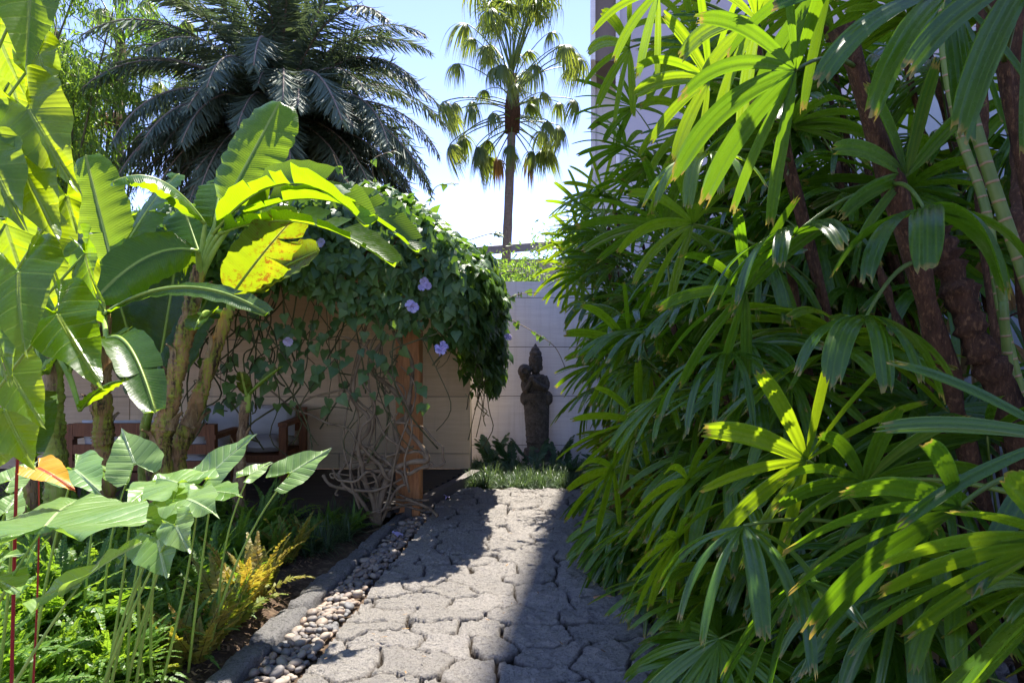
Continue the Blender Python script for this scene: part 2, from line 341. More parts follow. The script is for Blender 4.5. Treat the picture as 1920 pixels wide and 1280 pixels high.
def banana_blade(mb, P, side, W, fold=.25, tears=4, mat=0, ribmat=1, var=.5, rough=1.):
    D = dirsof(P); S, Nn = frames(D, side); n = len(P); Lc = np.concatenate([[0], np.cumsum(np.linalg.norm(np.diff(P, axis=0), axis=1))])
    tt = np.linspace(0, 1, n); prof = lambda t: np.interp(t, [0, .04, .15, .4, .7, .88, .96, 1], [.1, .5, .85, 1, .95, .7, .4, .06])
    f = lambda A, t: np.stack([np.interp(t, tt, A[:, i]) for i in range(3)], -1)
    for sg in (-1, 1):
        cuts = [0]+sorted(rng.uniform(.12, .95, size=rng.integers(max(0, tears-2), tears+2)).tolist())+[1]
        for a, b in zip(cuts[:-1], cuts[1:]):
            if b-a < .02: continue
            nn = max(3, int((b-a)*26)); t = np.linspace(a, b, nn); c = (a+b)/2
            fo = fold+rng.normal()*.14*rough*(1 if tears else .3); cu = rng.normal()*.25*rough
            for_u = np.linspace(0, 1, 7); pp = np.zeros((nn, 7, 3)); uu = np.zeros((nn, 7, 2))
            for j, u in enumerate(for_u):
                gap = (0.012 if tears else 0)*u**2; t2 = t+(c-t)*gap/(b-a+.05)*2+u*.05
                t2 = np.clip(t2, 0, 1); wj = W*prof(t)*(1+.03*np.sin(t*40+sg))*u
                B, s_, n_ = f(P, t2), f(S, t2), f(Nn, t2)
                zz = np.sin(fo)*wj+cu*wj*u*.6-.35*W*u**2*.6+W*.05*u*np.sin(t*55)
                pp[:, j] = B+s_*(sg*np.cos(fo)*wj)[:, None]+n_*zz[:, None]
                uu[:, j, 0] = sg*wj; uu[:, j, 1] = t*Lc[-1]
            tp_ = np.tile(for_u*.985, (nn, 1))
            if sg < 0: pp, uu, tp_ = pp[:, ::-1], uu[:, ::-1], tp_[:, ::-1]
            mb.grid(pp, uu, mat, var, tip=tp_)
    mb.tube(P-Nn*.004, np.interp(tt, [0, 1], [.013, .003]), 6, ribmat)

# ================================================================ SETTING
def structure(o, label=None): return tag(o, kind='structure')
# ground sheet to the horizon (soil of the beds near by)
mb = MB(); g = 90; xs = np.concatenate([[-800, -200, -40], np.linspace(-9, 5, g), [40, 200, 800]]); ys = np.concatenate([[-300, -60, -10], np.linspace(-1, 9.5, g), [40, 200, 1500]])
X, Y = np.meshgrid(xs, ys); Z = -.035+.06*fbm(X*1.4, Y*1.4, 3)+.03*fbm(X*9, Y*9, 8)
inpath = (X > -1.35+.19*np.clip(Y-3.3, 0, 3)) & (X < 3) ; Z = np.where(inpath, -.08, Z); Z = np.where((np.abs(X) > 12) | (Y > 20) | (Y < -5), -.05, Z)
Z = np.where((X < -1.4) & (Y < 6) & (X > -9), Z+.04, Z)
mb.grid(np.stack([X, Y, Z], -1)); structure(mb.build('ground', M_soil))
# path edge curves: kerb outer, kerb inner, pebble/paving edge
KY = [1.0, 2.2, 3.1, 3.9, 4.25, 4.76, 5.63, 6.4, 6.9]; KX = [-1.46, -1.39, -1.325, -1.265, -1.235, -1.13, -1.015, -.9, -.83]
IX = [-1.33, -1.26, -1.2, -1.115, -1.075, -1.025, -.93, -.85, -.8]; EX = [-1.09, -1.01, -.95, -.88, -.86, -.81, -.74, -.7, -.68]
kx = lambda y: np.interp(y, KY, KX); ix = lambda y: np.interp(y, KY, IX); ex = lambda y: np.interp(y, KY, EX)
# paving: one sheet of crazy-laid split basalt
sx, sy = .31, .2; seeds = []
r_ = 0; y = .8
while y < 7.2:
    h = sy*rng.uniform(.6, 1.2); x = -1.6+rng.random()*sx
    while x < 2.6:
        ww = sx*rng.uniform(.4, 1.7); seeds.append((x+ww/2, y+h/2+rng.normal()*.05)); x += ww
    y += h
SD = np.array(seeds); SV = rng.random((len(SD), 5))
st = .009; xs = np.arange(-1.3, 2.3, st); ys = np.arange(1.1, 6.93, st); X, Y = np.meshgrid(xs, ys)
wx = X+.2*fbm(X*2.3, Y*2.3, 11, 4)+.05*fbm(X*14, Y*14, 33, 4); wy = Y+.22*fbm(X*2.1, Y*2.1, 17, 4)+.05*fbm(X*14, Y*14, 39, 4)
pq = np.stack([wx.ravel(), wy.ravel()*1.45], -1); sq = SD*[1, 1.45]; I1 = np.zeros(len(pq), int); ED = np.zeros(len(pq))
for a in range(0, len(pq), 20000):
    df = (pq[a:a+20000, None]-sq[None])**2; d2 = np.sqrt(df[..., 0]**2+df[..., 1]**2); o_ = np.argpartition(d2, 3, 1)[:, :4]; dd = np.take_along_axis(d2, o_, 1); q = np.argsort(dd, 1)
    o_ = np.take_along_axis(o_, q, 1); dd = np.take_along_axis(dd, q, 1); I1[a:a+20000] = o_[:, 0]
    ED[a:a+20000] = (np.sqrt(dd[:, 1])-np.sqrt(dd[:, 0]))*.5
I1 = I1.reshape(X.shape); ED = ED.reshape(X.shape)
gw = .002+.0055*vn(X*5, Y*5, 77)+.008*fbm(X*24, Y*24, 55, 2)
t = np.clip((ED-gw)/.008, 0, 1); t = 1-(1-t)**2
s0 = SD[I1]; v0 = SV[I1]
top = .012+.012*(v0[..., 0]-.5)+(X-s0[..., 0])*(v0[..., 1]-.5)*.04+(Y-s0[..., 1])*(v0[..., 2]-.3)*.11
top = top+.045*fbm(X*6, Y*6, 5, 4)+.03*fbm(X*22, Y*26, 9, 3)+.009*(vn(X*75, Y*75, 2)-.5)
Z = -.034+(top+.034)*t; keep = (X > ex(Y)+.02*fbm(X*4+3, Y*6, 3)) 
idx = -np.ones(X.shape, int); fk = keep[:-1, :-1] & keep[1:, 1:] & keep[:-1, 1:] & keep[1:, :-1]
vk = np.zeros(X.shape, bool); vk[:-1, :-1] |= fk; vk[1:, 1:] |= fk; vk[:-1, 1:] |= fk; vk[1:, :-1] |= fk; idx[vk] = np.arange(vk.sum())
# outer edge drops down into the pebbles
mb = MB(); F = np.stack([idx[:-1, :-1][fk], idx[:-1, 1:][fk], idx[1:, 1:][fk], idx[1:, :-1][fk]], -1)
edge_near = vk & ~np.roll(keep, 2, 1); Z = np.where(edge_near, -.05, Z); Z[-1] = -.05
mb.add(np.stack([X[vk], Y[vk], Z[vk]], -1), F.tolist(), 0, np.stack([t[vk], t[vk]], -1), v0[..., 3][vk]); structure(mb.build('path', M_pav))
# kerb of long split blocks
mb = MB(); y = 1.0; k = 0
while y < 6.35:
    L = rng.uniform(.38, .62); y2 = min(y+L-.012, 6.4); n = 24; nu = 10
    P = np.zeros((n, nu, 3)); ts = np.linspace(y, y2, n); hh = .035+rng.normal()*.008; tl = rng.normal()*.01
    for i, yy in enumerate(ts):
        e = min(i, n-1-i); a, b = kx(yy), ix(yy)
        pr = [(0, -.12), (0, -.02), (.03, .6), (.12, 1), (.35, 1), (.6, 1), (.85, 1), (.95, .7), (1, 0), (1, -.1)]
        for j, (u, zz) in enumerate(pr):
            xx = a+(b-a)*u+.03*float(fbm(yy*9+j*3.3, k*7.1+j, 4)); z = (hh+tl*(u-.5))*zz if zz > 0 else zz
            if e == 0 and zz > 0: z = -.03
            if e == 1 and zz > 0: z *= .8
            P[i, j] = (xx, yy+.01*float(fbm(u*5, k*3.3, 6)), z+((.035*float(fbm(yy*12, u*4+k, 7))+.014*float(vn(yy*50, u*9+k, 7)-.5)) if zz > 0 else 0))
    mb.grid(P, np.ones((n, nu, 2)), 0, rng.random()); y = y2+.012; k += 1
structure(mb.build('kerb', M_kerb))
# deck under the pergola
mb = MB()
for i in range(13):
    y0 = 5.62+i*.148; x1 = -.92+.29*(y0-5.9)
    mb.box(-7, x1, y0, y0+.142, .055, .095)
mb.box(-7, -1.1, 5.66, 5.7, -.08, .05)
d = mb.build('deck', M_deck, smooth=False); structure(d)
mb = MB(); a, b = V(-.95, 5.84, 0), V(-.44, 7.46, 0); s = nz(V(1, -.3, 0))*.06
mb.add([*(a), *(a+s*1.6), *(b+s*1.6), *(b), *(a+V(0, 0, .1)), *(a+s*1.6+V(0, 0, .1)), *(b+s*1.6+V(0, 0, .1)), *(b+V(0, 0, .1))], [(4, 5, 6, 7), (0, 1, 5, 4), (1, 2, 6, 5), (2, 3, 7, 6)])
e = mb.build('deck_edging', m_noise('weathered_edging', (.1, .085, .08), (.16, .14, .13), 6, .7, .4, 50, .004), None, False); structure(e)

# walls
def panel_wall(name, x0, x1, yf, th, zs, xj, mat, label):
    t_ = empty(name, ((x0+x1)/2, yf, 0), label, 'wall'); mb = MB(); g = .004
    mb.box(x0+.01, x1-.01, yf+.02, yf+th-.02, zs[0], zs[-1]-.02)
    mb.build('core', m_noise('dark_joint_core', (.1, .09, .08), (.13, .12, .11)), t_, False)  # dark core that shows in the joints between panels
    mb = MB()
    for r, (za, zb) in enumerate(zip(zs[:-1], zs[1:])):
        js = [x0]+[x for x in xj[r % len(xj)] if x0 < x < x1]+[x1]
        for a, b in zip(js[:-1], js[1:]):
            n0 = mb.n; mb.box(a+g, b-g, yf, yf+.03, za+g, zb-g); mb.var[-1][:] = rng.random()
            mb.box(a+g, b-g, yf+th-.03, yf+th, za+g, zb-g)
    mb.box(x1-.0095, x1, yf+.0302, yf+th-.0302, zs[0], zs[-1]-.005); mb.box(x0, x0+.0095, yf+.0302, yf+th-.0302, zs[0], zs[-1]-.005)
    mb.box(x0+.0097, x1-.0097, yf+.0302, yf+th-.0302, zs[-1]-.0199, zs[-1]-.006)
    mb.build('stone_cladding', mat, t_, False); return t_
panel_wall('garden_wall', -.6, 5.2, 8.5, .25, [-.1, .21, .821, 1.433, 2.045, 2.25], [[-2, 1.9], [.9, 3], [-1, 2.2], [1.2], [1.2]], M_trw, 'pale grey travertine wall behind the carved statue, open to the sky')
panel_wall('shelter_wall', -7.5, -.46, 7.5, .35, [.1, .27, .895, 1.52, 2.145, 2.43], [[-5, -3, -1.9], [-4.2, -2.4, -1.5], [-5, -3.2, -1.9], [-4, -2], [-5, -3]], M_trb, 'warm brown travertine wall under the vine-covered pergola, behind the sofas')
# pale building wall behind the right-hand palms
mb = MB(); mb.box(4.0, 4.3, -2, 8.49, -.1, 4.2); mb.box(3.985, 3.999, -2, 8.49, .6, .64); mb.box(3.985, 3.999, -2, 8.49, 2.4, 2.43)
o = mb.build('side_wall', M_pale, None, False, (4.15, 3, 0)); tag(o, 'pale painted wall glimpsed through the palms on the right', 'wall')

# tall building beyond the wall
b = empty('building', (5, 13, 0), 'tall grey building with a travertine column and dark soffit above the palms', 'building')
def prism(mb, pl_, z0, z1):
    n = len(pl_); mb.add([(x, y, z0) for x, y in pl_]+[(x, y, z1) for x, y in pl_], [(i, (i+1) % n, n+(i+1) % n, n+i) for i in range(n)]+[tuple(range(n, 2*n)), tuple(range(n-1, -1, -1))])
mb = MB(); prism(mb, [(1.74, 11.2), (12, 11.2), (12, 20), (4, 20), (2.2, 13)], -.1, 20.3); mb.build('wall', M_bld, b, False)
mb = MB(); mb.box(2.68, 12, 11.21, 13, 20.301, 26); mb.build('shade_block', M_bld, b, False)  # added block, out of view, shades the palms on the right
mb = MB(); prism(mb, [(1.5, 12.3), (1.86, 12.3), (2.0, 12.8), (1.65, 12.8)], -.1, 6.1); mb.build('column', M_trw, b, False)
mb = MB(); prism(mb, [(1.365, 11.22), (1.735, 11.22), (2.1, 12.95), (1.62, 12.95)], 6.105, 20.3); mb.build('upper_storey', M_sof, b, False)
mb = MB(); prism(mb, [(1.28, 11.15), (1.36, 11.15), (1.615, 12.9), (1.5, 12.9)], 6.1, 20.3); mb.build('edge_fin', M_trw, b, False)
mb = MB(); prism(mb, [(1.415, 12.25), (1.497, 12.25), (1.6, 12.8), (1.5, 12.8)], -.1, 6.095); mb.build('edge_fin', M_trw, b, False)
mb = MB(); prism(mb, [(1.70, 11.15), (1.76, 11.15), (1.76, 11.196), (1.70, 11.196)], -.1, 20.3); mb.build('fin', M_trw, b, False)
mb = MB()
for i in range(5): mb.box(1.62, 1.72, 12.0+i*.05, 12.03+i*.05, 6.07, 6.103)
mb.build('vent', M_bld, b, False)
# far house roof and hedge
h = empty('house', (-.2, 24, 0), 'low house with grey sheet roof glimpsed beyond the wall', 'house')
mb = MB(); mb.box(-3.5, 6, 24, 30, 0, 4.4); mb.build('wall', M_pale, h, False)
mb = MB(); a = [(-4.2, 23, 4.2), (6.5, 23, 5.0), (6.5, 31, 6.2), (-4.2, 31, 5.2)]; mb.add(a+[(x, y, z+.25) for x, y, z in a], [(3, 2, 1, 0), (4, 5, 6, 7), (0, 1, 5, 4), (1, 2, 6, 5), (2, 3, 7, 6), (3, 0, 4, 7)]); mb.build('roof', M_roof, h, False)

# ---------------------------------------------------------------- pebbles
PEB = []
for i in range(7):
    mb = MB(); n, m = 9, 14; P = np.zeros((n, m, 3)); a, b_, c = rng.uniform(.9, 1.35), rng.uniform(.75, 1), rng.uniform(.5, .75)
    for ii in range(n):
        ph = math.pi*ii/(n-1)
        for j in range(m):
            th = 2*math.pi*j/m; r = 1+.07*math.sin(2*th+i)+.05*math.sin(3*ph+i*2)
            P[ii, j] = (a*math.sin(ph)*math.cos(th)*r, b_*math.sin(ph)*math.sin(th)*r, c*math.cos(ph)*r)
    mb.grid(P, None, 0, .0, close=True); PEB.append(mb)
pm = [p.mesh('pebble', [M_peb]) for p in PEB]
pl = []; tries = 0
while tries < 22000:
    tries += 1; y = rng.uniform(2.4, 6.35); f = rng.random(); x0, x1 = ix(y)+.012, ex(y)-.005
    r = rng.uniform(.015, .034); x = x0+r*.7+(x1-x0-r*1.2)*f; lay = 0
    for q in pl:
        dd = math.hypot(q[0]-x, q[1]-y)
        if dd < (q[3]+r)*.64: lay = 9; break
    if lay < 9: pl.append((x, y, -.02+rng.random()*.035, r))
pl.sort(key=lambda q: q[1]); lo = [q for q in pl if q[1] > 2.75]; vis = lo[:298]; rest = [q for q in pl if q not in vis]
first = None
for q in vis:
    o = place(pm[rng.integers(7)], 'pebble', None, q[:3], (rng.normal()*.25, rng.normal()*.25, rng.random()*6), q[3])
    tag(o, 'smooth grey or tan river pebble in the strip between kerb and paving', 'pebble', 'pebbles in the strip beside the path')
if rest:
    mb = MB()
    for q in rest:
        p = PEB[rng.integers(7)]; c, s = math.cos(q[1]*99), math.sin(q[1]*99); v = np.concatenate([a.reshape(-1, 3) for a in p.v])*q[3]
        v = np.stack([v[:, 0]*c-v[:, 1]*s, v[:, 0]*s+v[:, 1]*c, v[:, 2]], -1)+V(*q[:3]); mb.add(v, p.f, 0, None, rng.random())
    tag(mb.build('distant_pebbles', M_peb, None, True), 'small river pebbles filling the far end of the strip', 'pebbles', kind='stuff')
mb = MB(); n = 60; P = np.array([[(ix(y)-.02+(ex(y)-ix(y)+.05)*u, y, -.032+.01*float(vn(y*20, u*5))) for u in (0, .25, .5, .75, 1)] for y in np.linspace(1, 6.5, n)])
mb.grid(P); structure(mb.build('gravel_bed', M_soil))

# ---------------------------------------------------------------- pergola, vine
pg = empty('pergola', (-.87, 5.85, 0), 'reddish timber pergola with a thick square post, under the flowering vine', 'pergola')
def beveled(mb, x0, x1, y0, y1, z0, z1, r=.008):
    for (a, b_) in (((0, 0), (0, 0)),): pass
    k = [(x0+r, y0), (x1-r, y0), (x1, y0+r), (x1, y1-r), (x1-r, y1), (x0+r, y1), (x0, y1-r), (x0, y0+r)]
    vs = [(x, y, z) for z in (z0, z1) for x, y in k]
    mb.add(vs, [(i, (i+1) % 8, 8+(i+1) % 8, 8+i) for i in range(8)]+[tuple(range(8, 16)), tuple(range(7, -1, -1))])
mb = MB(); beveled(mb, -.995, -.79, 5.83, 6.06, .0, 2.15); mb.build('post', M_wood, pg, False)
mb = MB(); beveled(mb, -5.2, -5.0, 5.83, 6.06, .0, 2.15); mb.build('post', M_wood, pg, False)
mb = MB(); mb.box(-6.6, -.78, 5.9, 6.0, 2.155, 2.33); mb.build('beam', M_wood, pg, False)
mb = MB(); mb.box(-6.6, -.78, 7.35, 7.45, 2.155, 2.33); mb.build('beam', M_wood, pg, False)
mb = MB()
for i in range(20): mb.box(-6.5+i*.285, -6.44+i*.285, 5.6, 7.5, 2.335, 2.43)
mb.build('rafters', M_wood, pg, False)
mb = MB(); mb.box(-6.6, -.95, 5.65, 7.5, 2.435, 2.45); mb.build('sky_block_panel', M_teak, pg, False)  # added solid panel hidden in the vine, keeps sky light out below
mb = MB(); mb.box(-6.6, -.9, 5.56, 5.59, 2.1, 2.5); mb.build('gap_board', M_teak, pg, False)  # added dark board closing bright sky gaps at the vine's front edge

vn_root = empty('flowering_vine', (-.87, 5.6, 0), 'dark leafy vine with lavender flowers smothering the pergola, woody stems twisting round its post', 'vine')
def lt():       # vine leaf: broad, pointed, slightly three-lobed
    o = [(0, 0, 0), (.3, -.12, -.02), (.5, .12, -.06), (.36, .42, -.03), (.2, .7, -.06), (0, 1.05, -.16), (-.2, .7, -.06), (-.36, .42, -.03), (-.5, .12, -.06), (-.3, -.12, -.02), (0, .3, .03), (0, .65, -.02)]
    f = [(0, 1, 10, 10), (1, 2, 3, 10), (3, 4, 11, 10), (4, 5, 11, 11), (5, 6, 11, 11), (6, 7, 10, 11), (7, 8, 9, 10), (9, 0, 10, 10)]
    return np.array(o), f
LV, LF3 = lt(); LF3 = [(0, 1, 10), (1, 2, 10), (2, 3, 10), (3, 4, 11), (3, 11, 10), (4, 5, 11), (5, 6, 11), (6, 7, 11), (7, 10, 11), (7, 8, 10), (8, 9, 10), (9, 0, 10)]
def leaves(mb, T, tipd, nrm, size, var=None, tv=LV, tf=LF3, mat=0, wid=1.):
    tipd = tipd/np.linalg.norm(tipd, axis=1)[:, None]; s = np.cross(tipd, nrm); s /= np.linalg.norm(s, axis=1)[:, None]+1e-9; n = np.cross(s, tipd)
    Mx = np.stack([s*wid, tipd, n], -1)*size[:, None, None]
    mb.many(tv, tf, Mx, T, mat, tv[:, :2]*.1, rng.random(len(T)) if var is None else var)
XR, YF, YB = -.42, 5.38, 7.6
def skirt(x): return 1.8+.14*np.clip((-1.1-x)/.5, 0, 1)+.22*fbm(x*1.6+4, x*0+2, 3)*2-.1*np.exp(-((x+.75)/.3)**2)
def topz(x, y):
    return 2.58+.2*fbm(x*1.1, y*1.1, 21)*2+.16*np.exp(-((x+1.3)/.7)**2)-np.clip(x+1.05, 0, 2)**1.5*.55
mb = MB(); 
# top
n = 6500; x = np.concatenate([rng.uniform(-6.4, XR+.12, 4800), rng.uniform(-1.8, XR+.2, 1700)]); y = rng.uniform(YF, YB+.3, n); z = topz(x, y)-np.abs(rng.normal(size=n))*.09+.02
z -= np.clip(YF+.35-y, 0, 1)**2*1.2; T = np.stack([x, y, z], -1)
nr = np.stack([rng.normal(size=n)*.45, -.35+rng.normal(size=n)*.45, np.ones(n)], -1); td = np.stack([rng.normal(size=n), rng.normal(size=n)-.6, rng.normal(size=n)*.3-.3], -1)
leaves(mb, T, td, nr, rng.uniform(.07, .13, n))
# front skirt
n = 6600; x = rng.uniform(-6.4, XR+.05, n); zb = skirt(x); zt = topz(x, YF)-.1; q = rng.random(n)**.8; z = zt+(zb-zt)*q-rng.exponential(.05, n)*(q > .75)
y = YF-.06-.14*np.sin(q*2.8)+.12*fbm(x*3, z*3, 5)*2+np.abs(rng.normal(size=n))*.1; T = np.stack([x, y, z], -1)
nr = np.stack([rng.normal(size=n)*.75, -np.ones(n), .35+rng.normal(size=n)*.6], -1); td = np.stack([rng.normal(size=n)*.6, -.35+rng.normal(size=n)*.35, -np.ones(n)], -1)
leaves(mb, T, td, nr, rng.uniform(.05, .115, n))
# right-hand side curtain
n = 4200; y = rng.uniform(YF-.1, 7.55, n); zb = 1.58-.55*np.clip((y-5.9)/1.2, 0, 1)+.3*fbm(y*3, y*0, 9)*2; zt = topz(XR+0*y, y)+.02; q = rng.random(n)**.8; z = zt+(zb-zt)*q
x = XR+.1+.17*np.sin(q*2.8)+.22*fbm(y*2.6, z*2.6, 6)*2-np.abs(rng.normal(size=n))*.13+.1*(y-6.2)*.7; T = np.stack([x, y, z], -1)
nr = np.stack([np.ones(n), -.4+rng.normal(size=n)*.4, .35+rng.normal(size=n)*.35], -1); td = np.stack([.35+rng.normal(size=n)*.4, rng.normal(size=n)*.6-.2, -np.ones(n)], -1)
leaves(mb, T, td, nr, rng.uniform(.065, .12, n))
# loose leaves lower down among the stems
n = 150; x = -1.75+rng.normal(size=n)*.55; z = rng.uniform(.95, 1.75, n)*1.0; x = np.clip(x, -3, -.72); y = 5.42+rng.normal(size=n)*.12; T = np.stack([x, y, z], -1)
nr = np.stack([rng.normal(size=n)*.4, -np.ones(n), .4+rng.normal(size=n)*.3], -1); td = np.stack([rng.normal(size=n)*.5, rng.normal(size=n)*.3-.3, -np.ones(n)], -1)
leaves(mb, T, td, nr, rng.uniform(.06, .11, n))
mb.build('foliage', M_vin, vn_root)
# stems
mb = MB(); ms = MB()
def wander(a, b_, n, amp, seed):
    t = np.linspace(0, 1, n); r2 = np.random.default_rng(seed); P = a+(b_-a)*t[:, None]
    for k in range(1, 5):
        P = P+(r2.normal(size=3)*amp/k)[None]*np.sin(t*math.pi*k+0)[:, None]*np.array([1, .5, 1])
    return P
for i in range(44):
    x = rng.uniform(-2.4, -.75); a = V(x, 5.5+rng.normal()*.1, rng.uniform(1.7, 2.3)); b_ = V(np.clip(x+rng.normal()*.45, -2.6, -.6), 5.5+rng.normal()*.12, rng.uniform(.5, 1.4))
    ms.tube(wander(a, b_, 18, .13, i), rng.uniform(.003, .008), 5)
base = at(708, 938, 5.6); base[2] = -.02
trunk = [([base, at(712, 900, 5.6), at(745, 860, 5.58), at(742, 800, 5.6), at(770, 760, 5.62), at(700, 700, 5.6), at(720, 630, 5.6)], .026),
 ([base, at(690, 910, 5.55), at(672, 850, 5.5), at(690, 790, 5.5), at(660, 730, 5.5), at(690, 640, 5.5)], .02),
 ([base, at(735, 880, 5.5), at(800, 860, 5.5), at(760, 790, 5.55), at(775, 700, 5.6), at(740, 620, 5.6)], .022),
 ([base, at(660, 920, 5.5), at(625, 890, 5.5)], .018), ([base, at(700, 890, 5.5), at(650, 905, 5.4), at(620, 880, 5.4)], .012),
 ([at(700, 880, 5.55), at(770, 885, 5.5), at(803, 868, 5.5), at(790, 850, 5.5), at(745, 838, 5.5), at(700, 780, 5.5), at(640, 730, 5.5), at(560, 760, 5.5)], .014),
 ([at(803, 868, 5.5), at(830, 870, 5.5), at(828, 840, 5.5), at(790, 800, 5.5), at(745, 790, 5.5), at(700, 740, 5.5)], .01),
 ([base, at(740, 925, 5.5), at(760, 900, 5.5), at(730, 870, 5.5), at(690, 840, 5.5), at(640, 800, 5.5), at(560, 770, 5.5), at(490, 720, 5.5)], .012),
 ([at(735, 900, 5.5), at(700, 860, 5.45), at(672, 820, 5.4), at(700, 770, 5.4), at(680, 700, 5.4)], .014)]
def cr(P, n=8):
    P = np.array([P[0]]+list(P)+[P[-1]]); out = []
    for i in range(1, len(P)-2):
        for t in np.linspace(0, 1, n, endpoint=False):
            a, b_, c, d = P[i-1:i+3]; out.append(.5*((2*b_)+(c-a)*t+(2*a-5*b_+4*c-d)*t*t+(3*b_-a-3*c+d)*t**3))
    out.append(P[-2]); return np.array(out)
for P, r in trunk:
    q = cr(P)+.012*np.sin(np.arange(len(cr(P)))[:, None]*V(.7, .5, .9)+V(*rng.random(3))*6); r = r*1.15; mb.tube(q, np.linspace(r, r*.55, len(q))*(1+.12*rng.normal(size=len(q))), 8)
for i in range(7):
    x = rng.uniform(-1.6, -.85); a = base+V(rng.normal()*.16, rng.normal()*.06, rng.random()*.35); b_ = V(x, 5.55, rng.uniform(1.2, 1.8)); q = wander(a, b_, 22, .16, 300+i)
    mb.tube(q, np.linspace(.011, .005, 22), 6)
for i in range(9):
    P = []; c = base+V(rng.normal()*.12+.02, -.02, .06+.07*i); rr = rng.uniform(.12, .3); a0 = rng.random()*6
    for k in range(7): a = a0+k*rng.uniform(.5, .9); P.append(c+V(rr*math.cos(a)*1.3, rr*.35*math.sin(a), rr*.35*math.sin(a*1.3+i)))
    q = cr(P); mb.tube(q, np.linspace(.014, .007, len(q))*(1+.1*rng.normal(size=len(q))), 7)
for i in range(9):
    y = rng.uniform(6.2, 7.3); a = V(-.35+.05*(y-6), y, 1.3); b_ = a+V(rng.normal()*.1, rng.normal()*.2, -rng.uniform(.35, 1.)); m2 = MB(); m2.tube(wander(a, b_, 14, .06, 500+i), .005, 5); m2.build('hanging_stem', M_vsd, vn_root)
mb.build('woody_stem', M_vst, vn_root); ms.build('thin_stems', M_vsd, vn_root)
for P in ([at(960, 600, 5.9), at(1000, 622, 5.8), at(1040, 650, 5.7), at(1060, 690, 5.6)], [at(700, 365, 5.7), at(650, 340, 5.6), at(625, 290, 5.5)], [at(705, 350, 5.7), at(700, 300, 5.6), at(745, 282, 5.6)], [at(805, 385, 5.8), at(818, 350, 5.8), at(860, 345, 5.8)], [at(880, 450, 5.9), at(920, 438, 5.9), at(938, 440, 5.9)], [at(950, 560, 5.8), at(980, 550, 5.8), at(1010, 548, 5.8)]):
    ten = MB(); tl = MB(); q = cr(P); ten.tube(q, .0035, 4); n = 7; ii = rng.integers(2, len(q)-1, n); leaves(tl, q[ii], rng.normal(size=(n, 3))*.6+V(.2, 0, -.6), rng.normal(size=(n, 3))+V(0, -1, 1), rng.uniform(.03, .07, n)); ten.build('tendril', M_vst, vn_root); tl.build('tendril_leaves', M_vin, vn_root)
def flower_mesh():
    mb = MB()
    for k in range(5):
        a = k*2*math.pi/5; d = V(math.cos(a), math.sin(a), 0); s = V(-math.sin(a), math.cos(a), 0)
        P = np.array([[d*r*.042+s*u*wd*.021+V(0, 0, -.01+.02*math.sin(r*2.2)+.006*u*u*r+.003*math.sin(k*3+u*4)) for u in (-1, -.5, 0, .5, 1)] for r, wd in ((.12, .3), (.4, .7), (.7, 1.05), (.92, 1), (1.05, .6))])
        mb.grid(P, None, 0, .3+.1*k)
    mb.tube([V(0, 0, -.05), V(0, 0, -.02), V(0, 0, .0)], [.005, .009, .012], 8, 0, .9); return mb.mesh('flower', [M_flow])
FM = flower_mesh()
for px, py, Y in ((575, 452, 5.3), (590, 462, 5.3), (602, 456, 5.28), (752, 418, 5.35), (760, 432, 5.34), (745, 440, 5.3), (795, 528, 5.28), (790, 540, 5.27), (802, 536, 5.28), (774, 577, 5.24), (768, 570, 5.24), (822, 652, 5.22), (832, 648, 5.22), (826, 658, 5.2), (862, 512, 5.5), (888, 545, 5.7), (893, 555, 5.7), (952, 632, 6.2), (540, 640, 5.3), (724, 428, 5.35), (855, 470, 5.7), (890, 500, 6.0)):
    p = at(px, py, Y-.07); o = place(FM, 'flower', vn_root, tuple(p-np.array(vn_root.location)), (R(70)+rng.normal()*.35, rng.normal()*.4, rng.random()*1.2-.6), rng.uniform(.55, 1.05))
o = place(FM, 'fallen_flower', None, (at(745, 1008, 5.2)[0], 5.2, .03), (R(12), R(8), 1)); tag(o, 'single fallen lavender flower lying on the pebbles', 'flower')
o = place(FM, 'fallen_flower', None, (-.62, 6.45, .035), (R(25), R(8), 2), .7); tag(o, 'faded fallen flower at the far left corner of the paving near the deck', 'flower')

